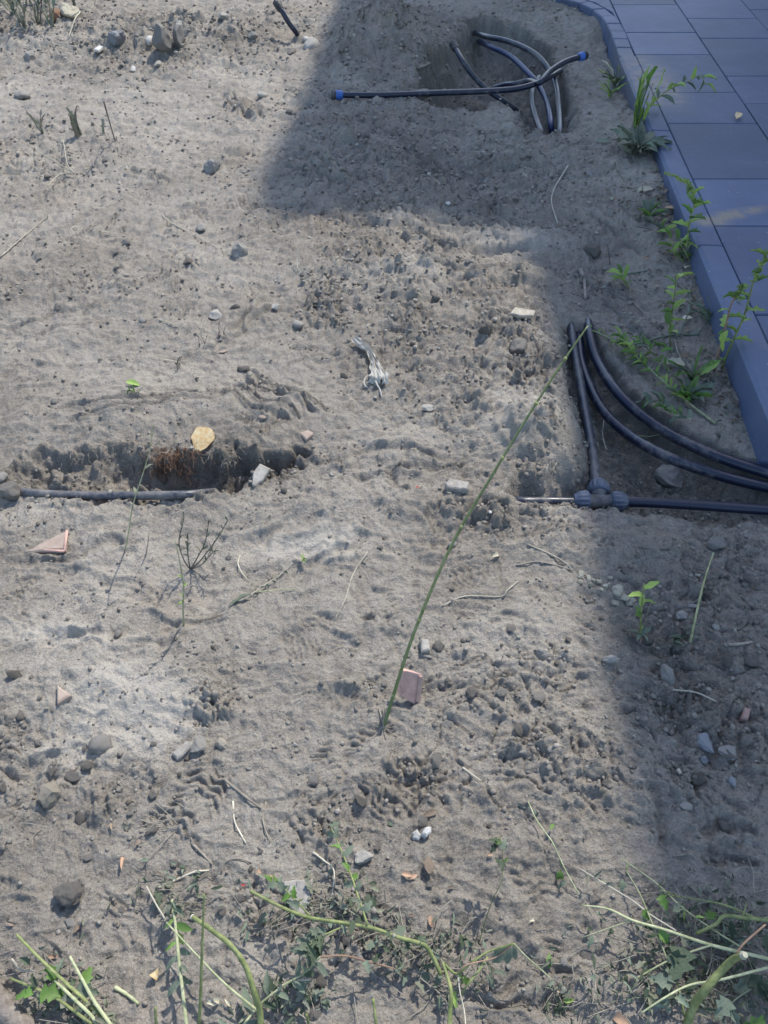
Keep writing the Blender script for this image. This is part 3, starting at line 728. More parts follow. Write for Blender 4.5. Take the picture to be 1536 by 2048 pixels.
def shard(outline, thick, m, label, cat, name='shard', tilt=(0, 0), lift=0.0, bev=.003, group=None, edge=None):
    """a flat broken piece: its outline traced on the ground in photo pixels, real thickness"""
    c = (sum(p[0] for p in outline) / len(outline), sum(p[1] for p in outline) / len(outline)); P0 = P(*c)
    zc = P0.z + thick * .7 + lift
    pl = [Vector(GV(p[0], p[1], zc)) - P0 for p in outline]; pl = [(q.x, q.y) for q in pl]
    ar = sum(a[0] * b[1] - b[0] * a[1] for a, b in zip(pl, pl[1:] + pl[:1]))
    if ar < 0: pl.reverse()
    pl2 = []
    for a, b in zip(pl, pl[1:] + pl[:1]):
        pl2.append(a)
        for t in (.35, .7): pl2.append((a[0] + (b[0] - a[0]) * t + random.gauss(0, .0007), a[1] + (b[1] - a[1]) * t + random.gauss(0, .0007)))
    v, f = prism(pl2, -thick * .6, thick * .7, bev)
    o = mesh_obj(name, v, f, M[m], smooth=False, loc=P0 + Vector((0, 0, lift)))
    o.rotation_euler = (tilt[0], tilt[1], 0)
    return tag(o, label, cat, group)

S = stone
S(203, 1497, 44, 38, 'round', 'grey_stone', 'smooth rounded grey stone on the pale sand patch at lower left', flat=.7)
shard([(343, 1505), (372, 1480), (393, 1484), (362, 1512), (354, 1518)], .012, 'pale_stone', 'pale oblong mortar chip touching a grey stone at lower left', 'mortar chip', 'mortar_chip')
S(397, 1493, 34, 34, 'sharp', 'grey_stone', 'speckled grey stone touching the pale oblong mortar chip', flat=.5)
S(445, 1489, 25, 24, 'sharp', 'buff_stone', 'small brown wedge stone right of the speckled grey stone', flat=.7)
shard([(113, 1367), (141, 1390), (114, 1406)], .014, 'terracotta_dusty', 'dusty triangular brown tile shard at the left side', 'tile shard', 'tile_shard', lift=.004)
S(237, 1270, 15, 17, 'round', 'grey_stone', 'small egg-shaped grey pebble left of the green sprout', 'pebble', 'pebble', .9)
S(104, 1592, 46, 42, 'sharp', 'buff_stone', 'large buff clod with a flat face at the left side below the pale sand', 'clod', 'soil_clod', .8)
S(148, 1556, 42, 24, 'lump', 'clod', 'dusty clod right behind the large buff clod', 'clod', 'soil_clod')
S(305, 1660, 24, 26, 'lump', 'dark_clod', 'dark egg-sized clod beside a curled brown leaf at lower left', 'clod', 'soil_clod')
shard([(586, 1479), (596, 1490), (580, 1493)], .008, 'pale_stone', 'tiny pale triangular chip alone on the sand', 'stone chip', 'stone_chip')
shard([(840, 1275), (857, 1277), (860, 1299), (843, 1302)], .014, 'pale_stone', 'pale rectangular mortar chip beside the long green stalk', 'mortar chip', 'mortar_chip', lift=.004)
S(850, 1313, 28, 12, 'sharp', 'grey_stone', 'flat grey stone just below the pale rectangular chip')
shard([(502, 962), (506, 942), (520, 927), (539, 935), (524, 955), (506, 965)], .012, 'pale_stone', 'pale grey flat shard at the right end of the left trench', 'stone shard', 'stone_shard', tilt=(.25, 0), lift=.012)
shard([(890, 966), (900, 955), (938, 962), (937, 978), (895, 974)], .020, 'clod', 'long grey block of rubble in the middle beside the green stalk', 'rubble block', 'rubble_block', lift=.006)
shard([(1020, 624), (1030, 613), (1072, 617), (1068, 626), (1040, 627)], .010, 'buff_stone', 'pale flat slab sticking out of the crumbled ridge', 'stone shard', 'stone_shard', tilt=(.15, .05), lift=.012)
shard([(1488, 1412), (1503, 1416), (1497, 1438), (1483, 1436)], .012, 'terracotta', 'salmon pink brick chip at the right side in shade', 'brick chip', 'brick_chip', lift=.004)
S(1408, 1488, 32, 44, 'sharp', 'blue_stone', 'blue-grey slate lump in the shade at right', flat=.6)
S(1456, 1507, 42, 26, 'sharp', 'dark_stone', 'dark flat stone right of the blue-grey slate lump', flat=.4)
S(1405, 1521, 18, 16, 'sharp', 'blue_stone', 'small blue-grey chip just below the slate lump')
S(1334, 1355, 26, 38, 'lump', 'grey_stone', 'upright oblong grey stone at the shadow edge on the right', flat=.9)
S(1463, 1563, 16, 19, 'round', 'blue_stone', 'small smooth blue pebble at the right side', 'pebble', 'pebble')
S(1372, 1614, 26, 16, 'sharp', 'pale_stone', 'small pale angular stone right of the pebble cluster in shade')
S(1390, 1562, 36, 28, 'lump', 'dark_clod', 'round dark clod below the slate lump', 'clod', 'soil_clod')
shard([(825, 1662), (836, 1656), (844, 1668), (838, 1677), (826, 1676)], .012, 'white_stone', 'white chalky chip, left one of a touching pair', 'stone chip', 'stone_chip', tilt=(.2, -.2), lift=.003)
shard([(843, 1665), (848, 1654), (861, 1651), (862, 1660), (852, 1672)], .014, 'white_stone', 'white chalky chip, right one of a touching pair', 'stone chip', 'stone_chip', tilt=(.1, .25), lift=.004)
S(726, 1718, 38, 28, 'sharp', 'pale_stone', 'pale angular stone beside the thin upright weed branch', flat=.7)
shard([(565, 1762), (626, 1756), (622, 1800), (604, 1835), (580, 1815)], .014, 'grey_stone', 'large wedge of flat grey stone half covered by cut weeds', 'stone slab', 'stone_slab', lift=.002, tilt=(.12, 0))
S(600, 1836, 30, 18, 'lump', 'dark_stone', 'small dark stone at the tip of the flat grey wedge')
S(142, 1797, 50, 38, 'lump', 'clod', 'big rounded clod standing proud with a dark shadow below', 'clod', 'soil_clod', .8, sink=.15)
S(141, 1845, 24, 16, 'sharp', 'grey_stone', 'small grey stone below the big rounded clod')
S(244, 1822, 12, 14, 'lump', 'clod', 'small clod right of the big rounded clod at lower left', 'clod', 'soil_clod')
S(479, 506, 32, 22, 'lump', 'grey_stone', 'grey stone with dark underside in the upper middle', flat=.8)
S(425, 341, 30, 18, 'lump', 'dark_stone', 'dark knobbly lump alone on the flat sand near the top', 'stone', 'stone', .8)
S(403, 457, 20, 16, 'lump', 'grey_stone', 'small pitted stone below the dark knobbly lump')
S(432, 633, 34, 20, 'sharp', 'pale_stone', 'pale angular stone on the sand left of centre', flat=.4, seed=12)
S(596, 654, 24, 14, 'round', 'grey_stone', 'smooth oval grey stone right of centre-left prints')
S(552, 620, 15, 13, 'sharp', 'pale_stone', 'small pale chip between two larger stones', 'stone chip', 'stone_chip')
S(487, 739, 32, 13, 'lump', 'dark_clod', 'flat dark clod with a pit behind it in the middle left', 'clod', 'soil_clod')
S(287, 643, 15, 12, 'round', 'grey_stone', 'small round stone on the flat left part', 'pebble', 'pebble')
S(112, 806, 17, 12, 'lump', 'dark_stone', 'small dark stone alone above the left trench')
S(624, 98, 26, 20, 'round', 'pale_stone', 'pale rounded stone beside the foot of the capped pipe', flat=.8)
S(611, 80, 13, 10, 'sharp', 'white_stone', 'white chip beside the foot of the capped pipe', 'stone chip', 'stone_chip')
S(583, 107, 16, 18, 'lump', 'clod', 'small clod left of the pale rounded stone near the top', 'clod', 'soil_clod')
S(505, 74, 20, 9, 'sharp', 'grey_stone', 'low grey stone left of the capped pipe')
S(448, 38, 22, 15, 'sharp', 'grey_stone', 'grey stone at the top edge left of the capped pipe')
S(328, 98, 34, 24, 'sharp', 'dark_stone', 'dark broken slab, left of two leaning on the upper mound', 'stone shard', 'stone_shard', 1.1, sink=.15, tilt=.5)
S(361, 92, 24, 26, 'sharp', 'dark_stone', 'dark wedge shard, right of two on the upper mound', 'stone shard', 'stone_shard', 1.3, sink=.15, tilt=.5)
S(238, 90, 28, 20, 'lump', 'blue_stone', 'blue-grey rock at the left foot of the upper mound', flat=.8)
S(300, 86, 14, 12, 'round', 'white_stone', 'white pebble on the upper mound', 'pebble', 'pebble', .9)
shard([(187, 98), (198, 90), (206, 92), (196, 100)], .01, 'white_stone', 'white rectangular chip left of the upper mound', 'stone chip', 'stone_chip', lift=.006)
S(316, 131, 13, 12, 'sharp', 'pale_stone', 'small pale stone at the front foot of the upper mound')
S(268, 141, 10, 12, 'sharp', 'white_stone', 'little white chip before the upper mound', 'stone chip', 'stone_chip')
S(113, 40, 22, 22, 'lump', 'root', 'rust brown clod beside dry grass at the top left', 'clod', 'soil_clod', .9)
S(140, 28, 32, 20, 'lump', 'plaster', 'buff lump behind the rust brown clod at the top left', 'clod', 'soil_clod')
S(61, 118, 17, 14, 'lump', 'dark_stone', 'round dark clod alone at the upper left', 'clod', 'soil_clod', .9)
S(45, 195, 26, 16, 'round', 'grey_stone', 'flat-topped grey stone at the upper left', flat=.5)
S(524, 193, 22, 9, 'round', 'pale_stone', 'oval pale disc of stone on the flat upper sand', flat=.4)
S(858, 817, 30, 17, 'sharp', 'pale_stone', 'pale flat stone in the middle of the picture', flat=.4)
S(1337, 962, 58, 42, 'sharp', 'grey_stone', 'large grey rock lying in the hollow between the pipes', flat=.55)
S(1220, 1322, 36, 18, 'sharp', 'pale_stone', 'pale angular stone near the shadow edge on the right', flat=.7)
S(1430, 1089, 40, 22, 'lump', 'dark_stone', 'large dark stone in shade below the right-hand pipe', flat=.7)
S(1185, 509, 34, 22, 'lump', 'dark_clod', 'broad dark clod above the head of the pipe hollow', 'clod', 'soil_clod', .6)
S(1036, 698, 42, 24, 'lump', 'clod', 'large clod left of the pipe hollow', 'clod', 'soil_clod', .7)
S(972, 663, 30, 20, 'lump', 'dark_clod', 'dark clod among crumbs left of the pipe hollow', 'clod', 'soil_clod', .8)
S(1019, 735, 20, 16, 'lump', 'dark_clod', 'dark clod, left one of a pair by the pipe hollow', 'clod', 'soil_clod', .8)
S(1035, 747, 18, 14, 'lump', 'dark_clod', 'dark clod, right one of a pair by the pipe hollow', 'clod', 'soil_clod', .8)
S(24, 990, 46, 28, 'lump', 'clod', 'big clod at the left end of the short grey pipe', 'clod', 'soil_clod', .8)
S(4, 960, 26, 20, 'round', 'grey_stone', 'grey stone cut off by the left edge above the big clod')
S(1430, 1256, 15, 15, 'round', 'grey_stone', 'small round grey pebble beside the bare green stalk', 'pebble', 'pebble')
S(1362, 1237, 26, 18, 'sharp', 'grey_stone', 'grey stone left of the bare green stalk in shade')
S(1385, 1213, 26, 8, 'lump', 'grey_stone', 'narrow grey stone left of the bare green stalk')
S(1500, 1325, 30, 20, 'lump', 'dark_clod', 'dark clod at the right edge in shade', 'clod', 'soil_clod')
S(1453, 1322, 24, 24, 'lump', 'dark_clod', 'dark oblong clod left of the right edge clod', 'clod', 'soil_clod')
S(1127, 1926, 15, 16, 'round', 'grey_stone', 'smooth grey pebble among the scuffs at the bottom', 'pebble', 'pebble')
S(881, 1888, 14, 16, 'lump', 'clod', 'small clod inside the curved dark twig', 'clod', 'soil_clod')
S(525, 838, 18, 11, 'round', 'terracotta_dusty', 'pinkish flat pebble on the ridge above the left trench', 'pebble', 'pebble')
shard([(598, 866), (615, 858), (628, 866), (612, 878)], .010, 'terracotta_dusty', 'dusty pink tile bit at the right end of the trench ridge', 'tile shard', 'tile_shard')
S(845, 197, 30, 14, 'round', 'grey_stone', 'grey stone under the long horizontal pipe')
S(690, 96, 24, 22, 'lump', 'dark_clod', 'dark clod on the tall heap left of the pipe hole', 'clod', 'soil_clod')
S(982, 1028, 14, 9, 'sharp', 'white_stone', 'small white chip right of the green stalk', 'stone chip', 'stone_chip')
S(905, 1093, 24, 13, 'lump', 'dark_stone', 'dark stone right beside the green stalk')
S(1003, 1388, 26, 20, 'lump', 'clod', 'round clod on the crumbled patch right of the tile', 'clod', 'soil_clod')
S(1212, 1568, 20, 16, 'lump', 'clod', 'clod at the right of the cracked heap', 'clod', 'soil_clod')
S(1045, 1503, 28, 16, 'sharp', 'grey_stone', 'grey stone on the cracked heap')
S(1100, 1500, 14, 13, 'round', 'grey_stone', 'round grey pebble on the cracked heap', 'pebble', 'pebble')
S(895, 412, 10, 12, 'sharp', 'white_stone', 'small white chip on the upper ridge', 'stone chip', 'stone_chip')
# terracotta pieces
def tile_piece():
    b = P(828, 1392); k = mpp(b); y0 = b.y
    # a broken ribbed tile standing on edge, leaning back
    def q(px, py, dy): return R(px, py, y0 + dy)
    A = q(800, 1338, .012); B = q(845, 1352, .006); C = q(838, 1416, -.030); D = q(797, 1388, -.018)
    t = empty('roof_tile_shard', b, 'pink ribbed clay tile piece standing on edge beside the green stalk', 'tile piece')
    nrm = (B - A).cross(D - A).normalized()
    if nrm.y > 0: nrm = -nrm
    th = .011
    def plate(P4, lift, thick, name):
        vs = [p + nrm * lift for p in P4] + [p + nrm * (lift - thick) for p in P4]
        f = [(0, 1, 2, 3), (7, 6, 5, 4)] + [(i, i + 4, (i + 1) % 4 + 4, (i + 1) % 4) for i in range(4)]
        o = mesh_obj(name, [v - b for v in vs], f, M['terracotta'], t, smooth=False)
        bv = o.modifiers.new('edge', 'BEVEL'); bv.width = .0015; bv.segments = 2
    L_ = lambda u, v: A.lerp(B, u).lerp(D.lerp(C, u), v)
    plate([L_(0, 0), L_(1, 0), L_(1, 1), L_(0, 1)], 0, th, 'plate')
    plate([L_(.82, 0), L_(1.0, 0), L_(1.0, .84), L_(.82, .84)], .005, .006, 'rib')
    plate([L_(.05, 0), L_(.22, 0), L_(.22, .9), L_(.05, .6)], .0025, .004, 'rib')
tile_piece()
t2 = shard([(50, 1104), (92, 1080), (133, 1060), (130, 1098), (88, 1100)], .012, 'terracotta_dusty', 'flat triangular clay tile piece with a raw red edge at the left', 'tile piece', 'roof_tile_shard', lift=.006)
def rim():
    a, b, c = P(88, 1104, .014), P(129, 1103, .014), P(134, 1062, .014)
    mb = MB().tube([a - t2.location, b - t2.location], .0036, 5).tube([b - t2.location, c - t2.location], .0036, 5)
    o = mesh_obj('broken_edge', mb.v, mb.f, M['terracotta'], t2)
rim()
# plaster crumbs
for i in range(34):
    t = random.random(); x = 1170 + t * 85 + random.gauss(0, 12); y = 1150 + t * 48 + random.gauss(0, 9)
    w = random.uniform(6, 19) * (1.2 if t > .5 else .9)
    S(x, y, w, w * random.uniform(.6, .9), 'sharp', 'plaster', 'crumb of yellowish plaster in the small heap at the shadow edge', 'plaster crumb', 'plaster_crumb', seed=i, group='yellowish plaster crumbs at the shadow edge')

# clods strewn about: individuals
cl_me = [rock_mesh('clod_shape', 900 + i, 2, .6 if i % 2 else .85, .75, M[('clod', 'dark_clod', 'clod', 'clod', 'dark_clod', 'clod')[i % 6]]) for i in range(12)]
def pick_xy():
    while True:
        px = random.uniform(-10, 1546); py = random.uniform(0, 2048) ** 1.0
        p = P(px, py)
        if p.x > xin(p.y) - KW - .03: continue
        w = .04 + 1.1 * RG[int((p.y - GY0) / GS), int((p.x - GX0) / GS)]
        if random.random() < w: return p
n_ind = 0
while n_ind < 270:
    p = pick_xy(); k = mpp(p)
    r = random.choice([.0045, .0055, .0065, .008, .010, .014]) * random.uniform(.8, 1.2) * (1 + .25 * (p.y > 2.5))
    if r / k < 3.2: continue
    o = bpy.data.objects.new('soil_clod', cl_me[random.randrange(12)]); col.objects.link(o)
    o.scale = (r * random.uniform(.8, 1.25), r * random.uniform(.8, 1.1), r * random.uniform(.6, .95)); o.rotation_euler = (random.uniform(-.4, .4), random.uniform(-.4, .4), random.uniform(0, 6.28))
    o.location = p + Vector((0, 0, r * .3)); n_ind += 1
    tag(o, 'small loose clod or pebble lying on the trampled sandy soil', 'clod', 'small loose clods scattered over the soil')
# fine gravel as one mass
def gravel():
    ico = bmesh.new(); bmesh.ops.create_icosphere(ico, subdivisions=1, radius=1)
    base = np.array([v.co[:] for v in ico.verts]); fc = np.array([[v.index for v in f.verts] for f in ico.faces]); ico.free()
    n = 30000
    nv = len(base); out = np.empty((n * nv, 3), np.float32); i = 0
    yy = rng.random(n * 9) ** 1.2 * 7.0 + .1; ww = .52 * (.688 * yy + 1.0) + .1; xx = (rng.random(n * 9) * 2 - 1) * ww
    ok = xx < xin(yy) - KW - .012
    xx, yy = xx[ok], yy[ok]
    ii = ((yy - GY0) / GS).astype(int); jj = np.clip(((xx - GX0) / GS).astype(int), 0, HG.shape[1] - 1)
    cl = fbm(xx, yy, 5, 3, 66); keep = rng.random(len(xx)) < (.22 * np.clip(.5 + 1.6 * cl, .1, 2) + .9 * np.clip(RG[ii, jj], 0, 1) + .3 * CG[ii, jj])
    xx, yy, ii, jj = xx[keep][:n], yy[keep][:n], ii[keep][:n], jj[keep][:n]; n = len(xx)
    r = (.0013 + .0048 * rng.random(n) ** 4) * (1 + .8 * np.clip(RG[ii, jj], 0, 1) * rng.random(n)); r *= 1 + .22 * np.maximum(0, yy - 1.2)
    for k in range(n):
        s = base * (1 + rng.uniform(-.28, .28, (nv, 1))); a = rng.random() * 6.28; c, sn = math.cos(a), math.sin(a)
        s = s * [1, rng.uniform(.65, 1), rng.uniform(.5, .85)]
        s = np.stack([s[:, 0] * c - s[:, 1] * sn, s[:, 0] * sn + s[:, 1] * c, s[:, 2]], 1) * r[k]
        out[k * nv:(k + 1) * nv] = s + [xx[k], yy[k], HG[ii[k], jj[k]] + r[k] * .3]
    F = (fc[None] + (np.arange(n) * nv)[:, None, None]).reshape(-1, 3)
    me = bpy.data.meshes.new('gravel'); me.vertices.add(n * nv); me.vertices.foreach_set('co', out[:n * nv].ravel())
    me.loops.add(F.size); me.loops.foreach_set('vertex_index', F.ravel().astype(np.int32)); me.polygons.add(len(F))
    me.polygons.foreach_set('loop_start', np.arange(0, F.size, 3, dtype=np.int32)); me.polygons.foreach_set('loop_total', np.full(len(F), 3, np.int32)); me.update()
    at = me.attributes.new('tone', 'FLOAT', 'POINT'); tn = np.clip(.45 + .17 * rng.standard_normal(n) + .5 * (rng.random(n) > .975), 0, 1.3); at.data.foreach_set('value', np.repeat(tn, nv).astype(np.float32))
    me.materials.append(M['soil']); o = bpy.data.objects.new('gravel', me); col.objects.link(o)
    tag(o, 'fine crumbs and gravel scattered over the bare soil', 'gravel', None, 'stuff')
gravel()

# ------------------------------------------------------------------ pipes
def pipe(pts, r, m, label, name='water_pipe', per=10, group=None):
    path = smooth_path(pts, per); o0 = path[len(path) // 2].copy()
    mb = MB().tube(path, r, 20)
    o = mb.build(name, M[m], origin=o0)
    return tag(o, label, 'pipe', group)
def on(px, py, h): return P(px, py, h)
RP = .0155
# left trench pipe
pipe([GV(10, 965, -.06), GV(48, 984, .008), GV(110, 989, .008), GV(200, 992, .004), GV(300, 991, .004), GV(380, 989, .004), GV(430, 984, -.05)], .0115, 'pipe_dusty', 'short dusty grey pipe lying along the left trench')
# pipes in the right hollow; z measured from the datum
pipe([GV(1120, 585, -.12), GV(1140, 650, -.055), GV(1152, 720, -.058), GV(1170, 820, -.055), GV(1186, 910, -.050), GV(1191, 968, -.045)], .0148, 'pipe_dusty', 'straight pipe running down into the top of the tee')
pipe([GV(1140, 600, -.12), GV(1156, 668, -.085), GV(1166, 735, -.085), GV(1200, 812, -.082), GV(1255, 868, -.080), GV(1330, 912, -.045), GV(1430, 948, -.075), GV(1536, 975, -.072), GV(1700, 1005, -.072)], RP, 'pipe', 'middle bending pipe that passes between the tee pipe and the outer pipe')
pipe([GV(1168, 590, -.12), GV(1177, 655, -.055), GV(1195, 722, -.062), GV(1240, 790, -.045), GV(1310, 850, -.062), GV(1410, 903, -.058), GV(1536, 946, -.055), GV(1700, 985, -.05)], .0165, 'pipe', 'outer bending pipe nearest the kerb')
pipe([GV(985, 998, -.07), GV(1040, 1003, -.030), GV(1100, 1003, -.040), GV(1160, 1004, -.045)], .0135, 'pipe_dusty', 'dusty stub of pipe left of the tee')
pipe([GV(1240, 1003, -.045), GV(1320, 1006, -.050), GV(1420, 1012, -.055), GV(1536, 1020, -.055), GV(1700, 1030, -.05)], .0145, 'pipe', 'straight pipe leaving the tee to the right')
# tee
def lathe(profile, A, axis, n=28, rib=0.0, ribs=None):
    """profile: (distance along axis, radius, ribbed?)"""
    axis = axis.normalized(); up = Vector((0, 0, 1)); a = axis.cross(up).normalized(); b = axis.cross(a)
    mb = MB()
    for (d, r, rb) in profile:
        for k in range(n):
            an = 2 * math.pi * k / n; q = r * (1 + (rib if (k % 4 < 2) else 0) * rb)
            mb.v.append(A + axis * d + (a * math.cos(an) + b * math.sin(an)) * q)
    N = len(profile)
    for i in range(N - 1):
        for k in range(n):
            p = i * n + k; p2 = i * n + (k + 1) % n; mb.f.append((p, p2, p2 + n, p + n))
    mb.f.append(tuple(reversed(range(n)))); mb.f.append(tuple((N - 1) * n + k for k in range(n)))
    return mb
def nut(A, axis, parent, m, s=1.0, name='nut'):
    pr = [(-.002, .013, 0), (0, .0205, 0), (.003, .0228, 0), (.004, .0228, 1), (.012, .0232, 1), (.021, .0222, 1), (.026, .0195, 1), (.030, .0175, 0), (.034, .016, 0), (.034, .0135, 0)]
    mb = lathe([(d * s, r * s, k) for d, r, k in pr], A, axis, 56, .05)
    o = mb.build(name, M[m], parent, smooth=False)
    return o
c = GV(1200, 1003, -.045); tee = empty('pipe_tee', c, 'grey compression tee joining three pipes in the right hollow', 'pipe fitting')
ax = (GV(1240, 1004, -.044) - GV(1160, 1003, -.045)).normalized(); ay = (GV(1191, 965, -.045) - GV(1196, 1003, -.045)).normalized()
hb = MB().tube([c - ax * .034, c - ax * .030, c - ax * .029, c + ax * .029, c + ax * .030, c + ax * .034], [.0225, .0225, .0195, .0195, .0225, .0225], 24)
hb.tube([c, c + ay * .022, c + ay * .0225, c + ay * .034], [.0180, .0180, .021, .021], 24)
hb.build('body', M['tee_body'], tee)
cp = GV(1192, 985, -.045)
nut(c + ax * .030, ax, tee, 'nut_grey', 1.22); nut(c - ax * .030, -ax, tee, 'nut_grey', 1.22); nut(c + ay * .030, ay, tee, 'nut_grey', 1.28)
# the hole near the top: hoses with compression caps
def cap(p, axis, parent_label, m_nut):
    t = empty('capped_pipe_end', p, parent_label, 'pipe fitting')
    mb = lathe([(-.034, .016, 0), (-.034, .0175, 0), (-.028, .0205, 0), (-.004, .0225, 0), (0, .0225, 0)], p, axis, 28); 
    mb2 = lathe([(-.036, .0165, 0), (-.034, .019, 1), (-.008, .0228, 1), (-.004, .023, 0), (0, .022, 0)], p, axis, 56, .04)
    mb2.build('nut', M[m_nut], t, smooth=False)
    lathe([(0, .0195, 0), (.006, .020, 0), (.007, .0215, 1), (.022, .0215, 1), (.026, .019, 0), (.026, .012, 0), (.020, .011, 0)], p, axis, 56, .05).build('end_plug', M['nut_black'], t, smooth=False)
    return t
z1 = .055
A = [GV(672, 190, .05), GV(760, 190, .045), GV(870, 186, .035), GV(960, 183, .03), GV(1030, 178, .03), GV(1075, 166, .035), GV(1105, 150, .02), GV(1120, 142, -.03)]
pipe(A, .0148, 'pipe', 'long straight pipe with a blue-collared cap lying across the hole')
cap(A[0], A[0] - A[1], 'blue-collared cap on the left end of the long straight pipe', 'nut_blue')
B = [GV(1030, 168, -.02), GV(1062, 172, .02), GV(1078, 166, .045), GV(1100, 143, .065), GV(1130, 124, .075), GV(1166, 112, .08)]
pipe([GV(985, 178, -.09), GV(1010, 170, -.05)] + B[:1] + [GV(1058, 162, -.0)] + B[2:], .0148, 'pipe', 'looped pipe with a blue-collared cap pointing right over the hole')
cap(B[-1], B[-1] - B[-2], 'blue-collared cap on the right end of the looped pipe', 'nut_blue')
C_ = [GV(908, 92, .07), GV(925, 122, .03), GV(945, 150, -.03), GV(972, 178, -.09), GV(1003, 200, -.13), GV(1035, 222, -.19)]
pipe(C_, .0145, 'pipe_dusty', 'black capped pipe slanting down into the dark pit')
cap(C_[0], C_[0] - C_[1], 'black cap on the pipe that slants up out of the pit', 'nut_black')
pipe([GV(935, 58, -.12), GV(968, 72, .0), GV(1020, 84, .03), GV(1070, 108, .03), GV(1098, 140, .0), GV(1112, 172, -.03), GV(1118, 220, -.05), GV(1120, 268, -.045), GV(1120, 300, -.14)], RP, 'pipe_dusty', 'dusty grey pipe arching over the far side of the hole')
pipe([GV(950, 78, -.14), GV(976, 91, -.03), GV(1022, 114, -.02), GV(1062, 152, -.03), GV(1078, 172, -.05), GV(1094, 205, -.07), GV(1102, 250, -.07), GV(1104, 285, -.17)], RP, 'pipe_blue', 'deep blue pipe arching under the capped pipes in the hole')
pipe([GV(1078, 155, -.05), GV(1066, 180, -.05), GV(1064, 205, -.05), GV(1072, 238, -.05), GV(1083, 268, -.045), GV(1092, 300, -.14)], .0150, 'pipe_dusty', 'pale dusty pipe, left one of three diving into the soil')
# standing capped hose near the top
D_ = [P(600, 82, -.05), P(594, 72, 0.005), R(578, 46, P(594, 72).y - .02), R(565, 24, P(594, 72).y - .01), R(556, 10, P(594, 72).y + .02)]
pipe(D_, .0148, 'pipe', 'short capped pipe standing out of the soil at the top edge')
cap(D_[-1], D_[-1] - D_[-2], 'black cap on the short pipe standing at the top edge', 'nut_black')

# ------------------------------------------------------------------ plants
def leaf_shape(kind, seed):
    r = random.Random(seed); n = 7; V = []; F = []
    curl = {'lance': .7, 'round': .7, 'lobed': .8, 'blade': .8, 'curled': 2.4, 'flat': .12}[kind] * r.uniform(.7, 1.3)
    wid = {'lance': .17, 'round': .27, 'lobed': .34, 'blade': .045, 'curled': .26, 'flat': .42}[kind]
    y = 0; z = 0; fold = r.uniform(.2, .85) if kind != 'curled' else r.uniform(.7, 1.2)
    for i in range(n):
        t = i / (n - 1); a = -curl * t + (.35 if kind != 'flat' else 0)
        if i: y += math.cos(a) / (n - 1); z += math.sin(a) / (n - 1)
        if kind == 'round': w = wid * math.sin(math.pi * min(1, t ** .75)) ** .65
        elif kind == 'flat': w = wid * math.sin(math.pi * min(1, (t * .97 + .02) ** .62)) ** .75
        elif kind == 'lobed': w = wid * math.sin(math.pi * t ** .6) ** .8 * (1.25 if i % 2 else .62)
        elif kind == 'blade': w = wid * (1 - t ** 2) ** .6 + .003
        else: w = wid * math.sin(math.pi * t ** .8) ** .9
        w = max(w, .012) if i < n - 1 else .004
        wob = r.uniform(-.25, .25)
        V += [(-w * math.cos(fold), y + wob * w, z + w * math.sin(fold) + r.uniform(-.05, .05)), (0, y, z), (w * math.cos(fold) * r.uniform(.8, 1.1), y - wob * w, z + w * math.sin(fold) + r.uniform(-.05, .05))]
        if i:
            b = 3 * (i - 1); F += [(b, b + 1, b + 4, b + 3), (b + 1, b + 2, b + 5, b + 4)]
    return V, F
LEAF = {}
def leaf_mesh(kind, m, v):
    key = (kind, m, v)
    if key not in LEAF:
        V, F = leaf_shape(kind, hash(kind) % 1 + v * 13 + len(kind)); me = bpy.data.meshes.new('leaf'); me.from_pydata(V, [], F); me.materials.append(M[m])
        me.polygons.foreach_set('use_smooth', [True] * len(F)); me.update(); LEAF[key] = me
    return LEAF[key]
def frame(d, up):
    d = d.normalized(); x = d.cross(up)
    if x.length < 1e-4: x = d.cross(Vector((1, .3, 0)))
    x.normalize(); z = x.cross(d)
    return Matrix((x, d, z)).transposed().to_4x4()
def put_leaf(parent, p, d, size, kind, m, up=Vector((0, 0, 1)), wide=1.0, name='leaf'):
    base = Vector(parent.location); size *= LEAF_SCALE; wide *= random.uniform(.65, 1.05)
    up = (up + Vector((random.gauss(0, .3), random.gauss(0, .3), random.gauss(0, .2)))).normalized()
    mt = Matrix.Translation(p - base) @ frame(d, up) @ Matrix.Diagonal((size * wide, size, size, 1))
    return link(name, leaf_mesh(kind, m, random.randrange(9)), parent, mt)
STEM_SCALE = 1.0
LEAF_SCALE = 1.0
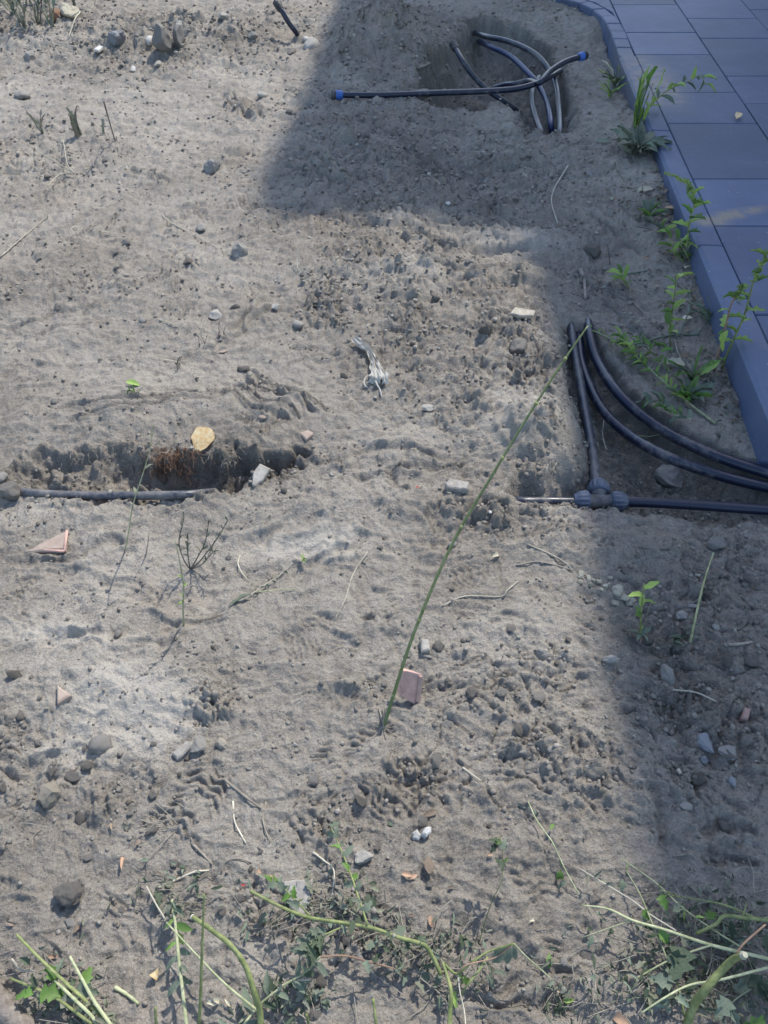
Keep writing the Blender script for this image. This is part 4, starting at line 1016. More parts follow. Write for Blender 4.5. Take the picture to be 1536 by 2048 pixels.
class Plant:
    def __init__(s, base, name, label, cat, group=None): s.e = empty(name, base, label, cat, group); s.st = []
    def stem(s, pts, r0, r1, m, name='stem', per=6, sides=7, ridge=0):
        r0 *= STEM_SCALE; r1 *= STEM_SCALE
        path = smooth_path(pts, per); N = len(path)
        rr = [r0 + (r1 - r0) * i / (N - 1) for i in range(N)]
        MB().tube(path, rr, sides, True, ridge).build(name, M[m], s.e); s.st.append(path); return path
    def leaves(s, path, n, size, kind, m, t0=.15, t1=1.0, droop=.2, wide=1.0, spread=1.0, jit=.25):
        for i in range(n):
            t = t0 + (t1 - t0) * (i + random.uniform(.2, .8)) / n; k = min(int(t * (len(path) - 1)), len(path) - 2)
            p = path[k].lerp(path[k + 1], t * (len(path) - 1) - k); tn = (path[k + 1] - path[k]).normalized()
            a = i * 2.4 + random.gauss(0, .4); sd = tn.cross(Vector((0, 0, 1)));
            if sd.length < .2: sd = Vector((1, 0, 0))
            sd.normalize(); u2 = sd.cross(tn).normalized()
            out = sd * math.cos(a) * spread + u2 * math.sin(a) * .7
            d = (out + tn * .5 + Vector((0, 0, -droop))).normalized()
            q = random.uniform(1 - jit, 1 + jit) * size
            if p.z + d.z * q < Hz(p.x, p.y): d.z = abs(d.z) * .3
            put_leaf(s.e, p, d, q, kind, m if isinstance(m, str) else random.choice(m), wide=wide)
    def spike(s, path, t0, r, m='spike', name='flower_spike'):
        k0 = int(t0 * (len(path) - 1)); sub = path[k0:]; mb = MB()
        for i in range(len(sub) * 9):
            t = i / (len(sub) * 9); k = min(int(t * (len(sub) - 1)), len(sub) - 2); p = sub[k].lerp(sub[k + 1], t * (len(sub) - 1) - k)
            q = r * (1 - .6 * t) * random.uniform(.6, 1.1); o = Vector((random.gauss(0, 1), random.gauss(0, 1), random.gauss(0, 1))).normalized()
            c = p + o * q; e = q * .55
            mb.add([(e, 0, 0), (-e, 0, 0), (0, e, 0), (0, -e, 0), (0, 0, e), (0, 0, -e)], [(0, 2, 4), (2, 1, 4), (1, 3, 4), (3, 0, 4), (2, 0, 5), (1, 2, 5), (3, 1, 5), (0, 3, 5)], Matrix.Translation(c))
        mb.build(name, M[m], s.e, smooth=False)

# the long green stalk
b = P(767, 1458)
st = Plant(b, 'grass_stalk', 'very long thin green stalk leaning across the middle of the picture', 'stalk')
def at_slope(px, py, b, sl):
    lo, hi = b.y, b.y + 2.5
    for _ in range(40):
        mid = (lo + hi) / 2; q = R(px, py, mid)
        if q.z - b.z > sl * math.hypot(q.x - b.x, q.y - b.y): lo = mid
        else: hi = mid
    return R(px, py, lo)
pp = [b, at_slope(783, 1405, b, 1.9), at_slope(830, 1262, b, 1.3), at_slope(903, 1092, b, 1.12), at_slope(985, 950, b, 1.08), at_slope(1063, 822, b, 1.05), at_slope(1130, 718, b, 1.02), at_slope(1176, 652, b, 1.0)]
M['stalk'] = simple('stalk', (.09, .13, .04), (.20, .25, .10), 60, .6, .35, .3, .001, .2)
path = st.stem(pp, .0040, .0017, 'stalk', per=8, ridge=.12)
for i in (9, 17, 26, 34, 41, 48):
    MB().tube([path[i] - (path[i + 1] - path[i]).normalized() * .004, path[i], path[i] + (path[i + 1] - path[i]).normalized() * .004], [.0030, .0042, .0030], 7).build('node', M['stem_green'], st.e)
rt = MB()
for i in range(14):
    a = random.uniform(0, 6.28); L = random.uniform(.015, .045); q = [b + Vector((math.cos(a) * L * t, math.sin(a) * L * t, 0)) for t in (0, .5, 1)]
    q = [Vector((v.x, v.y, Hz(v.x, v.y) + .002 + (.008 if j == 0 else .002))) for j, v in enumerate(q)]
    rt.tube(smooth_path(q, 3), [.0009] * 7, 4)
rt.build('dry_roots', M['stem_dry'], st.e)

# lying twigs and straws : one thing each
def twig(pts, r, m, label, cat='twig', name='twig', hs=None, kink=.0):
    hs = hs or [.002] * len(pts)
    P3 = [P(x, y, h + r * .6) for (x, y), h in zip(pts, hs)]
    path = smooth_path(P3, 5); path = [p + Vector((random.gauss(0, kink), random.gauss(0, kink), 0)) for p in path]
    n = len(path); rr = [r * (1 - .35 * i / n) * random.uniform(.85, 1.15) for i in range(n)]
    o = MB().tube(path, rr, 6).build(name, M[m], origin=P3[0])
    return tag(o, label, cat)
twig([(735, 1104), (706, 1150), (690, 1200), (668, 1243)], .0013, 'stem_straw', 'thin pale straw lying left of the green stalk', 'straw', 'straw')
twig([(885, 1212), (930, 1193), (1000, 1194), (1015, 1180), (1036, 1163)], .002, 'stem_straw', 'long crooked dry stem below the curled pale leaf')
twig([(1055, 1090), (1100, 1110), (1130, 1128), (1146, 1142)], .003, 'stem_dry', 'straight dry stem ending at the plaster crumbs')
twig([(1033, 1131), (1080, 1124), (1146, 1142)], .0022, 'stem_dry', 'bowed dry stem just under the straight one by the plaster crumbs')
twig([(1345, 1380), (1390, 1388), (1432, 1403)], .0025, 'stem_straw', 'pale dry stem lying in shade above the pink brick chip')
twig([(1455, 1290), (1480, 1289), (1503, 1285)], .004, 'stem_dry', 'short thick stick near the right edge in shade', 'stick', 'stick')
twig([(1278, 1095), (1305, 1099), (1342, 1101)], .003, 'stem_dark', 'short dark stick in shade right of the plaster crumbs', 'stick', 'stick')
twig([(449, 1559), (488, 1592), (523, 1618)], .0028, 'stem_dry', 'dry split stem lying slanted over the lower footprint')
twig([(532, 1604), (526, 1640), (540, 1686)], .0022, 'stem_dry', 'crooked dry stem hanging down from the slanted one')
twig([(466, 1602), (470, 1645), (492, 1687)], .002, 'stem_straw', 'gently bowed pale stem beside the lower footprint')
twig([(385, 1688), (405, 1708), (425, 1730)], .0026, 'stem_dry', 'short dry stem right below the lower footprint')
twig([(318, 1776), (360, 1757), (390, 1744), (418, 1741)], .0026, 'stem_straw', 'pale dry stem behind the clump of wilted leaves')
twig([(443, 1745), (452, 1724), (478, 1718), (503, 1726)], .0018, 'stem_dry', 'hooked dry stem in the lower left')
twig([(925, 1536), (942, 1548), (962, 1562)], .0025, 'stem_straw', 'short pale twig left of the cracked heap')
twig([(626, 1705), (648, 1722), (668, 1742), (664, 1792)], .0018, 'stem_straw', 'bent pale twig above the cut weeds', hs=[.004, .012, .012, .003])
twig([(820, 708), (845, 733), (870, 748)], .0018, 'stem_dark', 'thin dark twig right of the plastic strip')
twig([(325, 432), (350, 450), (400, 476), (465, 512)], .0018, 'stem_straw', 'long straight straw pointing at a grey stone', 'straw', 'straw')
twig([(0, 515), (50, 472), (100, 430)], .0025, 'stem_straw', 'long straw near the left edge in the upper part', 'straw', 'straw')
twig([(145, 32), (160, 24), (150, 45), (137, 78)], .004, 'stem_straw', 'bent pale stalk at the top left', 'stalk', 'dry_stalk', hs=[.03, .05, .03, 0])
twig([(1135, 332), (1122, 356), (1108, 380), (1103, 405), (1115, 446)], .003, 'stem_straw', 'curving dry stalk in the shade left of the kerb', 'stalk', 'dry_stalk')
twig([(836, 136), (848, 138), (860, 138)], .010, 'bark', 'stub of wood beside the dark pit', 'wood', 'wood_stub')
twig([(1355, 1540), (1361, 1549)], .005, 'stem_straw', 'tiny pale wooden stub in the shade at right', 'wood', 'wood_stub')
twig([(873, 1958), (882, 1930), (868, 1900), (872, 1870), (884, 1848)], .0016, 'stem_dark', 'curved dark twig among the cut weeds', hs=[.01] * 5)
twig([(903, 1842), (911, 1846), (920, 1850)], .0018, 'stem_dark', 'very short dark twig right of an orange leaf')
twig([(1208, 838), (1205, 870), (1212, 900)], .0018, 'stem_straw', 'dry rootlet hanging down beside the tee pipe', 'root', 'rootlet')
twig([(1345, 1713), (1375, 1710)], .002, 'stem_dry', 'short twig lying in shade at lower right')
twig([(1160, 540), (1168, 570), (1170, 600)], .008, 'bark', 'piece of bark standing above the head of the pipe hollow', 'bark', 'bark_piece')
twig([(208, 205), (218, 240), (230, 282)], .0035, 'stem_dark', 'thin dark stick poking out of the upper left soil', 'stick', 'stick', hs=[.22, .11, 0])
twig([(230, 1975), (255, 1990), (277, 2008)], .0035, 'stem_pale', 'short pale cut stem piece in the lower left', 'stem', 'weed_stalk')
twig([(597, 500), (594, 518), (597, 545)], .0014, 'stem_straw', 'single upright straw above centre', 'straw', 'straw', hs=[.05, .02, 0])
twig([(318, 640), (335, 648), (358, 655)], .0018, 'stem_straw', 'crooked pale twig left of a pale angular stone')
twig([(328, 719), (345, 722), (360, 727)], .0018, 'stem_straw', 'short pale twig in the middle left')
twig([(480, 1112), (476, 1128), (484, 1146), (496, 1160)], .0018, 'stem_straw', 'hooked pale dry stem right of the dark dry weed')
twig([(1100, 925), (1103, 945), (1112, 930)], .0015, 'stem_straw', 'white rootlet hanging from the block beside the tee', 'root', 'rootlet')
twig([(1215, 560 - 70), (1220, 530)], .0018, 'stem_dark', 'thin dark stick standing right of the bark piece', 'stick', 'stick', hs=[.08, 0])

# bark log in the lower left corner
lg = [GV(-75, 1925, -.02), GV(-12, 1992, -.02), GV(28, 2035, -.02), GV(85, 2100, -.02)]
o = MB().tube(smooth_path(lg, 8), [.017 + .0015 * math.sin(i * 1.7) for i in range(25)], 14, True, .04).build('branch', M['bark'], origin=lg[1])
o.location.z += Hz(lg[1].x, lg[1].y) + .02 + .012
tag(o, 'thick barky branch in the bottom left corner', 'branch')

# ---- upright weeds by the kerb
def upright(base_px, pts, name, label, cat='weed', r=.003, m='stem_green', **kw):
    b = P(*base_px); pl = Plant(b, name, label, cat)
    P3 = [b] + [R(x, y, b.y + dy) for x, y, dy in pts]
    return pl, pl.stem(P3, r, r * .45, m)
pl, s1 = upright((1428, 745), [(1438, 700, 0), (1452, 650, .01), (1462, 610, .01), (1478, 580, .01), (1486, 570, .01)], 'amaranth', 'tall weed with two seed spikes growing against the kerb', r=.004, m='stem_red')
pl.spike(s1, .72, .011)
P3 = [P(1443, 738), R(1462, 690, pl.e.location.y), R(1488, 632, pl.e.location.y + .02), R(1508, 560, pl.e.location.y + .03), R(1528, 520, pl.e.location.y + .04), R(1545, 480, pl.e.location.y + .05)]
s2 = pl.stem(P3, .004, .002, 'stem_green', 'stem'); pl.spike(s2, .62, .009)
pl.leaves(s1, 9, .05, 'lobed', ['leaf_fresh', 'leaf_lime'], .2, .9, .3, .8); pl.leaves(s2, 11, .055, 'lobed', ['leaf_fresh', 'leaf_lime'], .2, .95, .3, .8)
for (x, y), (tx, ty) in [((1455, 660), (1438, 735)), ((1440, 720), (1418, 738))]:
    a_ = R(x, y, pl.e.location.y - .02); c_ = R(tx, ty, pl.e.location.y - .03); put_leaf(pl.e, a_, c_ - a_, .075, 'lance', 'leaf_lime', wide=1.6)
pl, s1 = upright((1340, 700), [(1340, 660, 0), (1345, 620, 0), (1350, 580, .01), (1352, 548, .01)], 'goosefoot', 'leafy green weed standing midway between pipe and kerb', r=.0028)
pl.leaves(s1, 13, .055, 'round', ['leaf_fresh', 'leaf_lime'], .15, 1, .15, .9)
pl, s1 = upright((1375, 520), [(1375, 480, 0), (1380, 440, 0), (1388, 410, 0), (1382, 375, .01), (1358, 356, .0), (1328, 345, 0)], 'amaranth', 'weed with a drooping seed spike leaning over the kerb', r=.004)
pl.spike(s1, .62, .010); pl.leaves(s1, 14, .06, 'lobed', ['leaf_fresh', 'leaf_lime'], .05, .7, .2, .8)
s3 = pl.stem([P(1368, 525), P(1345, 500, .04), P(1335, 450, .10)], .003, .0015, 'stem_green'); pl.leaves(s3, 9, .055, 'round', ['leaf_fresh', 'leaf_lime'], .1, 1, .2, .9)
s4 = pl.stem([P(1380, 525), P(1370, 505, .03), P(1355, 480, .03)], .003, .0015, 'stem_green'); pl.leaves(s4, 8, .05, 'round', ['leaf_fresh', 'leaf_dusty'], .1, 1, .2, .9)
pl, s1 = upright((1268, 250), [(1290, 225, 0), (1312, 200, 0), (1340, 178, 0), (1372, 165, 0), (1400, 152, 0), (1412, 172, -.02)], 'goosefoot', 'thin weed arching from the soil over the dusty kerb', r=.0035)
pl.leaves(s1, 17, .07, 'round', ['leaf_dusty', 'leaf_lime'], .12, 1, .3, .8)
# grass tufts
def tuft(px, py, n, L, label, m, name='grass_tuft', w=1.0, lean=(0, 0), spread=.6, kind='blade', cat='grass tuft'):
    b = P(px, py); e = empty(name, b, label, cat)
    for i in range(n):
        a = random.uniform(0, 6.28); d = Vector((math.cos(a) * spread + lean[0], math.sin(a) * spread + lean[1], 1)).normalized()
        put_leaf(e, b + Vector((random.gauss(0, .006), random.gauss(0, .006), 0)), d, L * random.uniform(.6, 1.1), kind, m if isinstance(m, str) else random.choice(m), wide=w, name='blade')
tuft(1272, 255, 9, .26, 'upright bright green grass blades growing at the kerb foot', ['leaf_fresh', 'leaf_lime'], lean=(.08, .1), spread=.2, w=.9)
tuft(1232, 170, 26, .16, 'faded grass tuft at the kerb foot near the hole', ['leaf_lime', 'leaf_cream', 'leaf_dusty'], spread=1.1, lean=(-.4, -.3))
tuft(1220, 195, 14, .12, 'low yellowing grass tuft below the faded one', ['leaf_lime', 'leaf_dusty'], spread=1.0)
tuft(1280, 300, 24, .17, 'wilted rosette of narrow grey-green leaves beside the kerb', ['leaf_dusty', 'leaf_wilted', 'leaf_dusty'], 'wilted_rosette', 1.0, (-.2, -.3), 2.6, 'lance', 'weed')
tuft(1265, 312, 8, .14, 'wilted leaves hanging down below the grey-green rosette', ['leaf_dusty', 'leaf_wilted'], 'wilted_rosette', 1.4, (-.1, -.6), 1.5, 'lance', 'weed')
tuft(1298, 440, 11, .10, 'small rosette of toothed leaves in the soil by the kerb', ['leaf_dusty', 'leaf_fresh', 'leaf_dusty'], 'dandelion', 1.3, (0, 0), 1.5, 'lance', 'weed')
tuft(1420, 640, 9, .17, 'bent broad grass blades lying against the kerb', ['leaf_dusty', 'leaf_dusty', 'leaf_fresh'], w=1.2, lean=(-.3, .4), spread=1.3)
tuft(1385, 760, 9, .13, 'narrow grass blades between the fallen weed and the kerb', ['leaf_dusty', 'leaf_fresh'], w=1.6, lean=(-.3, .2), spread=1.2)
tuft(1400, 545, 10, .08, 'low green seedlings at the foot of the drooping weed', ['leaf_fresh', 'leaf_lime'], 'seedling', .5, (0, 0), 1.2, 'round', 'weed')
tuft(1325, 470, 8, .07, 'small green seedlings left of the drooping weed', ['leaf_fresh', 'leaf_lime', 'leaf_dusty'], 'seedling', .6, (0, 0), 1.2, 'round', 'weed')
tuft(1378, 800, 12, .09, 'curled dusty leaves crowded at the end of the fallen weed', ['leaf_dusty', 'leaf_fresh'], 'wilted_weed', .6, (-.4, 0), 1.6, 'round', 'weed')
pl, s1 = upright((1258, 578), [(1250, 560, 0), (1243, 548, 0)], 'seedling', 'tiny yellow-green seedling beside the pipe hollow head', r=.002)
pl.leaves(s1, 6, .06, 'round', ['leaf_fresh', 'leaf_lime'], .1, 1, .1, .9); 
put_leaf(pl.e, s1[-1], Vector((-1, .1, .1)), .06, 'lance', 'leaf_lime', wide=1.8)
# fallen vetch-like weed with round leaflets
b = P(1432, 848)
pl = Plant(b, 'fallen_weed', 'uprooted leafy weed lying on the bank above the outer pipe', 'weed')
s1 = pl.stem([P(1432, 848, .004), P(1385, 815, .012), P(1345, 780, .02), P(1295, 735, .03), P(1262, 710, .03), P(1220, 682, .03), P(1178, 658, .04)], .0045, .002, 'stem_pale')
s2 = pl.stem([P(1390, 800, .012), P(1365, 770, .02), P(1320, 722, .04), P(1285, 688, .04), P(1278, 675, .04)], .0022, .0014, 'stem_green')
s3 = pl.stem([P(1300, 742, .02), P(1275, 718, .04), P(1255, 690, .05), P(1240, 672, .05)], .0025, .0014, 'stem_green')
s4 = pl.stem([P(1380, 842, .03), P(1340, 832, .03), P(1315, 820, .04), P(1280, 808, .04)], .0022, .0012, 'stem_pale')
pl.leaves(s1, 40, .036, 'round', ['leaf_fresh', 'leaf_lime', 'leaf_fresh', 'leaf_dusty'], .2, .8, .1, .8); pl.leaves(s2, 26, .036, 'round', ['leaf_fresh', 'leaf_dusty'], 0, 1, .1, .8)
pl.leaves(s3, 28, .034, 'round', ['leaf_fresh', 'leaf_lime'], .1, 1, .1, .8); pl.leaves(s4, 24, .042, 'round', ['leaf_fresh', 'leaf_dusty'], 0, 1, .0, .9)
pl.leaves(s1, 12, .022, 'round', ['leaf_lime'], .75, 1, .1, .6)
for x, y in [(1300, 695), (1310, 690), (1318, 698), (1198, 710), (1320, 705)]:
    p = P(x, y, .045); put_leaf(pl.e, p, Vector((random.uniform(-1, 1), random.uniform(-1, 1), .1)), .045, 'round', 'leaf_fresh', wide=1.0)
pl = Plant(P(1302, 862), 'weed_stalk', 'pale green cut stem lying across the middle pipe', 'stem')
pl.stem([P(1252, 867, .035), P(1275, 874, .035), P(1300, 873, .03), P(1328, 874, .01)], .0025, .0014, 'stem_pale')
# dry long stalks in the shade bank
twig([(1350, 680), (1355, 710), (1380, 740), (1420, 770)], .003, 'stem_dry', 'dry brown stalk curving down the bank beside the cream leaf', 'stalk', 'dry_stalk')
twig([(1380, 580), (1378, 620), (1360, 665), (1350, 678)], .003, 'leaf_dusty', 'long grey-green stalk on the bank above the cream leaf', 'stalk', 'dry_stalk', hs=[.03, .02, .01, .01])
twig([(1240, 595), (1265, 605), (1285, 625), (1300, 638)], .0022, 'stem_dry', 'crooked dry twig on the upper bank')
twig([(1255, 548), (1290, 543), (1320, 540)], .003, 'leaf_dusty', 'grass blade lying flat beside the tiny seedling', 'grass', 'flattened_grass')
twig([(1270, 690), (1340, 672), (1400, 670)], .004, 'leaf_dusty', 'long flattened green stalk lying across the bank', 'stalk', 'dry_stalk')
twig([(1265, 660), (1300, 652), (1345, 642)], .002, 'stem_dry', 'thin dry stalk on the middle of the bank', 'stalk', 'dry_stalk')
twig([(1232, 325), (1238, 345), (1252, 365), (1246, 382)], .003, 'stem_dry', 'forked dry stalk hanging below the wilted rosette', 'stalk', 'dry_stalk')
twig([(1240, 372), (1262, 376), (1290, 372), (1330, 362)], .003, 'stem_dry', 'dry stalk lying behind the cream leaf near the kerb', 'stalk', 'dry_stalk')
twig([(1270, 452), (1300, 458), (1330, 474)], .003, 'stem_dry', 'dry stalk lying under the toothed rosette', 'stalk', 'dry_stalk')
# ---- bare stems standing on the right
pl, s1 = upright((1280, 1278), [(1281, 1250, 0), (1283, 1215, 0), (1288, 1168, 0)], 'cut_weed', 'cut weed with a few green leaves standing at the shadow edge', r=.0028)
pl.leaves(s1, 6, .035, 'lance', ['leaf_fresh', 'leaf_lime'], .45, .95, .1, 1.5); pl.stem([P(1290, 1262), R(1295, 1225, pl.e.location.y), R(1308, 1195, pl.e.location.y + .02)], .0015, .0008, 'stem_dry')
pl.leaves(s1, 9, .035, 'lance', ['leaf_dusty', 'leaf_lime', 'leaf_brown'], 0, .15, .2, 1.2)
pl, s1 = upright((1380, 1285), [(1390, 1240, 0), (1400, 1195, .01), (1412, 1150, .01), (1427, 1105, .02)], 'cut_weed', 'bare leaning green stalk standing in the shade at right', r=.0028, m='stem_pale')
pl.leaves(s1, 5, .02, 'lance', ['leaf_dusty'], 0, .3, .1, 1.2)
tuft(1348, 1290, 7, .03, 'little crumpled dark green leaves left of the bare leaning stalk', ['leaf_dusty', 'leaf_dark'], 'wilted_weed', .7, (0, 0), 1.5, 'round', 'weed')
# sprouts on the left
pl, s1 = upright((368, 1250), [(366, 1215, 0), (367, 1170, 0), (359, 1120, .01), (350, 1080, .02)], 'sprout', 'thin yellow-green sprout standing alone left of centre', r=.0022, m='stem_pale'); pl.leaves(s1, 5, .018, 'lance', ['leaf_lime'], .3, .6, 0, 1.3)
pl, s1 = upright((251, 1102), [(258, 1060, 0), (266, 1010, 0), (285, 950, .01), (300, 900, .02), (306, 850, .03)], 'dry_stalk', 'tall thin dry stalk standing in front of the left trench', 'stalk', .0018, 'stem_pale'); pl.leaves(s1, 5, .02, 'lance', ['leaf_wilted'], .3, 1, 0, 1.3)
pl, s1 = upright((292, 1112), [(296, 1085, 0), (298, 1068, 0)], 'dry_stalk', 'short dry stub right of the tall thin dry stalk', 'stalk', .0016, 'stem_dry')
b = P(381, 1140); pl = Plant(b, 'dry_weed', 'dark bushy dry weed with several upright branches left of centre', 'weed')
for L in ([(368, 1120), (358, 1085), (366, 1045), (368, 1028)], [(395, 1115), (410, 1085), (418, 1040)], [(400, 1122), (425, 1090), (442, 1065), (456, 1038)], [(376, 1110), (376, 1072)], [(405, 1128), (420, 1110), (432, 1100)]):
    s_ = pl.stem([b] + [R(x, y, b.y + .01 * i) for i, (x, y) in enumerate(L)], .0018, .0009, 'stem_dark'); pl.leaves(s_, 9, .018, 'lance', ['leaf_wilted', 'leaf_wilted', 'leaf_dark'], .35, 1.0, -.5, .9, .5)
# dusty weed lying (460..580,1218..1130)
b = P(500, 1192); pl = Plant(b, 'wilted_weed', 'wilted weed with a long dark leaf lying in the left middle', 'weed')
s_ = pl.stem([P(500, 1192, .004), P(530, 1170, .01), P(560, 1150, .01), P(585, 1126, .01)], .0016, .001, 'stem_straw'); s5 = pl.stem([P(515, 1185, .004), P(560, 1180, .008), P(590, 1178, .004)], .0014, .001, 'stem_pale')
pl.leaves(s_, 9, .022, 'curled', ['leaf_wilted', 'leaf_dusty'], 0, .8, 0, .8); put_leaf(pl.e, P(503, 1190, .012), P(458, 1218) - P(503, 1190, .012), .065, 'lance', 'leaf_dusty', wide=.9)
pl, s1 = upright((605, 1122), [(607, 1116, 0)], 'seedling', 'tiny yellow-green seedling alone in the sand left of the stalk', r=.001); pl.leaves(s1, 4, .014, 'round', ['leaf_lime'], .2, 1, 0)
for px, py, nm in [(405, 692, 'left'), (445, 676, 'middle'), (355, 738, 'right')]:
    tuft(px, py, 4, .05, {'left': 'dark stubble tuft beside a reddish flat patch', 'middle': 'thin dark stubble standing over the reddish flat patch', 'right': 'forked dark stubble left of the flat dark clod'}[nm], ['stem_dark'], 'stubble', .8, spread=.35)
tuft(157, 272, 6, .13, 'dry grey leaf tuft in the upper left', ['leaf_wilted', 'leaf_brown'], 'dry_tuft', 2.6, spread=.35)
tuft(84, 268, 6, .12, 'thin grey dry tuft left of the leafier one', ['stem_dry', 'leaf_wilted'], 'dry_tuft', 1, spread=.5)
tuft(208, 270, 4, .07, 'small dry leaves right of the dry leaf tuft', ['leaf_wilted'], 'dry_tuft', 2.2, spread=.6)
for px, py, nn in [(30, 30, 10), (52, 60, 8), (75, 50, 8), (105, 55, 5), (40, 8, 8), (95, 8, 8), (150, 12, 6)]:
    tuft(px, py, nn, .30, {30: 'dry grass clump in the top left corner', 52: 'pale dry stalks below the corner grass clump', 75: 'green-grey grass stalks beside the rust brown clod', 105: 'thin stalks rising over the rust brown clod', 40: 'grass clump cut off by the top edge at far left', 95: 'grass clump cut off by the top edge above the rust clod', 150: 'small grass clump at the top edge by the buff lump'}[px], ['leaf_cream', 'leaf_wilted', 'leaf_dusty', 'leaf_wilted', 'stem_dry'], w=.4, spread=.6, lean=(-.1, .1))
# dead twiggy weed upper left
b = P(150, 352); pl = Plant(b, 'dead_weed', 'dead branching weed lying in the upper left', 'weed')
for L in ([(150, 350), (135, 330), (130, 300), (126, 280)], [(150, 350), (110, 325), (80, 310), (70, 292)], [(148, 348), (120, 352), (95, 372)]):
    pl.stem([P(x, y, .01 + .02 * i * (i < 3)) for i, (x, y) in enumerate(L)], .003, .0015, 'stem_straw')
# green leaf bits on left plateau
tuft(270, 790, 12, .022, 'small patch of bright green shoots under a pale green leaf', ['leaf_fresh', 'leaf_dark', 'leaf_fresh'], 'seedling', .8, (0, 0), 1.2, 'lance', 'weed')

# ---- single fallen leaves
def leaf_obj(px, py, w, ang, kind, m, label, h=.004, wide=1.0, curl=None, seed=0, cat='leaf', tilt=0):
    p = P(px, py, h); k = mpp(p); V, F = leaf_shape(kind, seed)
    # finer surface so that the blade ripples
    o = mesh_obj('fallen_leaf', V, F, M[m]); L = w * k * 1.15
    d = Vector((math.cos(rad(ang)), math.sin(rad(ang)), tilt)); mt = Matrix.Translation(p - d.normalized() * L * .5) @ frame(d, Vector((0, -.15, 1))) @ Matrix.Diagonal((L * wide, L, L * .55, 1))
    o.matrix_world = mt; sb = o.modifiers.new('smooth', 'SUBSURF'); sb.levels = 2; sb.render_levels = 2
    return tag(o, label, cat)
leaf_obj(404, 881, 50, 250, 'flat', 'leaf_yellow', 'large yellow and cream leaf on the lip of the left trench', .018, 1.05, seed=4, tilt=-.35)
leaf_obj(267, 768, 28, -20, 'round', 'leaf_lime', 'pale green leaf on the sand above the left trench', .006, 1.1, seed=2)
leaf_obj(1291, 381, 30, 20, 'round', 'leaf_cream', 'cream leaf on the soil beside the kerb in the upper right', .01, 1.0, seed=3)
leaf_obj(1343, 728, 42, 170, 'lobed', 'leaf_cream', 'torn cream leaf lying on the bank above the fallen weed', .015, .9, seed=5)
leaf_obj(1341, 420, 22, 150, 'round', 'leaf_orange', 'small pale orange leaf touching the kerb', .012, 1, seed=6)
leaf_obj(1374, 530, 28, 60, 'curled', 'leaf_cream', 'curled striped dry leaf at the kerb foot', .012, 1, seed=7)
leaf_obj(1293, 518, 14, 20, 'round', 'leaf_orange', 'small brown leaf on the upper bank', .006, 1, seed=8)
leaf_obj(1177, 350, 22, -60, 'lance', 'blue_stone', 'bluish feather-like leaf lying in the shade below the three pipes', .006, 1.2, seed=8)
leaf_obj(1206, 283, 24, 160, 'lance', 'leaf_dusty', 'single grey-green leaf left of the wilted rosette', .006, 1.5, seed=9)
leaf_obj(1375, 636, 18, 10, 'round', 'leaf_cream', 'small white leaf near the kerb foot', .008, 1, seed=10)
leaf_obj(1470, 743, 22, 100, 'round', 'leaf_brown', 'reddish dry leaf at the foot of the tall spiked weed', .012, 1, seed=11)
leaf_obj(1332, 610, 34, 200, 'curled', 'leaf_brown', 'brown crumpled leaf beside the leafy green weed', .012, 1, seed=12)
leaf_obj(1460, 285, 26, 60, 'round', 'leaf_yellow', 'curled yellow-green leaf lying on the paving', .02, .9, seed=21).location.z = ZT + .012
leaf_obj(247, 1714, 38, 95, 'curled', 'leaf_orange', 'narrow curled orange leaf in the lower left', .006, .6, seed=13)
leaf_obj(223, 1648, 24, 110, 'curled', 'leaf_brown', 'small curled brown leaf above the narrow orange one', .006, .9, seed=14)
leaf_obj(304, 1932, 42, 120, 'curled', 'leaf_yellow', 'crinkled yellow leaf on a dry stalk at the bottom left', .02, .9, seed=15)
leaf_obj(437, 2003, 34, 10, 'curled', 'leaf_cream', 'left half of a curled tan leaf by the bent thick stem', .01, 1.0, seed=16)
leaf_obj(462, 2012, 26, -40, 'curled', 'leaf_cream', 'curled tan leaf touching the thick bent stem', .01, 1.0, seed=17)
leaf_obj(808, 1747, 30, 160, 'curled', 'leaf_orange', 'crumpled orange leaf above the cut weeds', .006, 1.2, seed=18)
leaf_obj(826, 1754, 18, 20, 'round', 'leaf_orange', 'small orange leaf touching the crumpled one', .006, 1.0, seed=19)
leaf_obj(972, 1708, 24, 170, 'curled', 'leaf_orange', 'rusty leaf beside the upright leafy sprig', .006, 1.0, seed=20)
leaf_obj(858, 1729, 30, 90, 'lance', 'leaf_brown', 'dark brown pointed bud husk standing alone on the sand', .008, 1.6, seed=22)
leaf_obj(813, 1832, 26, 180, 'curled', 'leaf_orange', 'thin orange curl left of a peach coloured leaf', .006, .8, seed=23)
leaf_obj(862, 1842, 18, 100, 'round', 'leaf_orange', 'peach coloured leaf near the middle of the bottom', .006, 1.2, seed=24)
leaf_obj(860, 1628, 26, 200, 'round', 'leaf_brown', 'square brown dead leaf above the white chips', .006, 1.1, seed=25)
leaf_obj(524, 1741, 24, 40, 'curled', 'leaf_orange', 'rusty leaf above the flat grey wedge', .006, 1.0, seed=26)
leaf_obj(540, 1756, 14, 0, 'round', 'leaf_yellow', 'tiny yellow leaf just right of the rusty one', .006, 1.0, seed=27)
leaf_obj(1235, 2036, 40, 150, 'curled', 'leaf_orange', 'rusty dead leaf cut off by the bottom edge', .01, 1.0, seed=28)
leaf_obj(1098, 1922, 22, 80, 'lance', 'leaf_fresh', 'small fresh green leaf standing left of the grey pebble', .008, 1.5, seed=29)
leaf_obj(1000, 1108, 36, 28, 'curled', 'leaf_cream', 'curled pale leaf right of the green stalk', .008, .7, seed=30)
leaf_obj(448, 701, 34, 10, 'lobed', 'terracotta_dusty', 'reddish flat dead leaf pressed into the sand', .002, .9, seed=31)
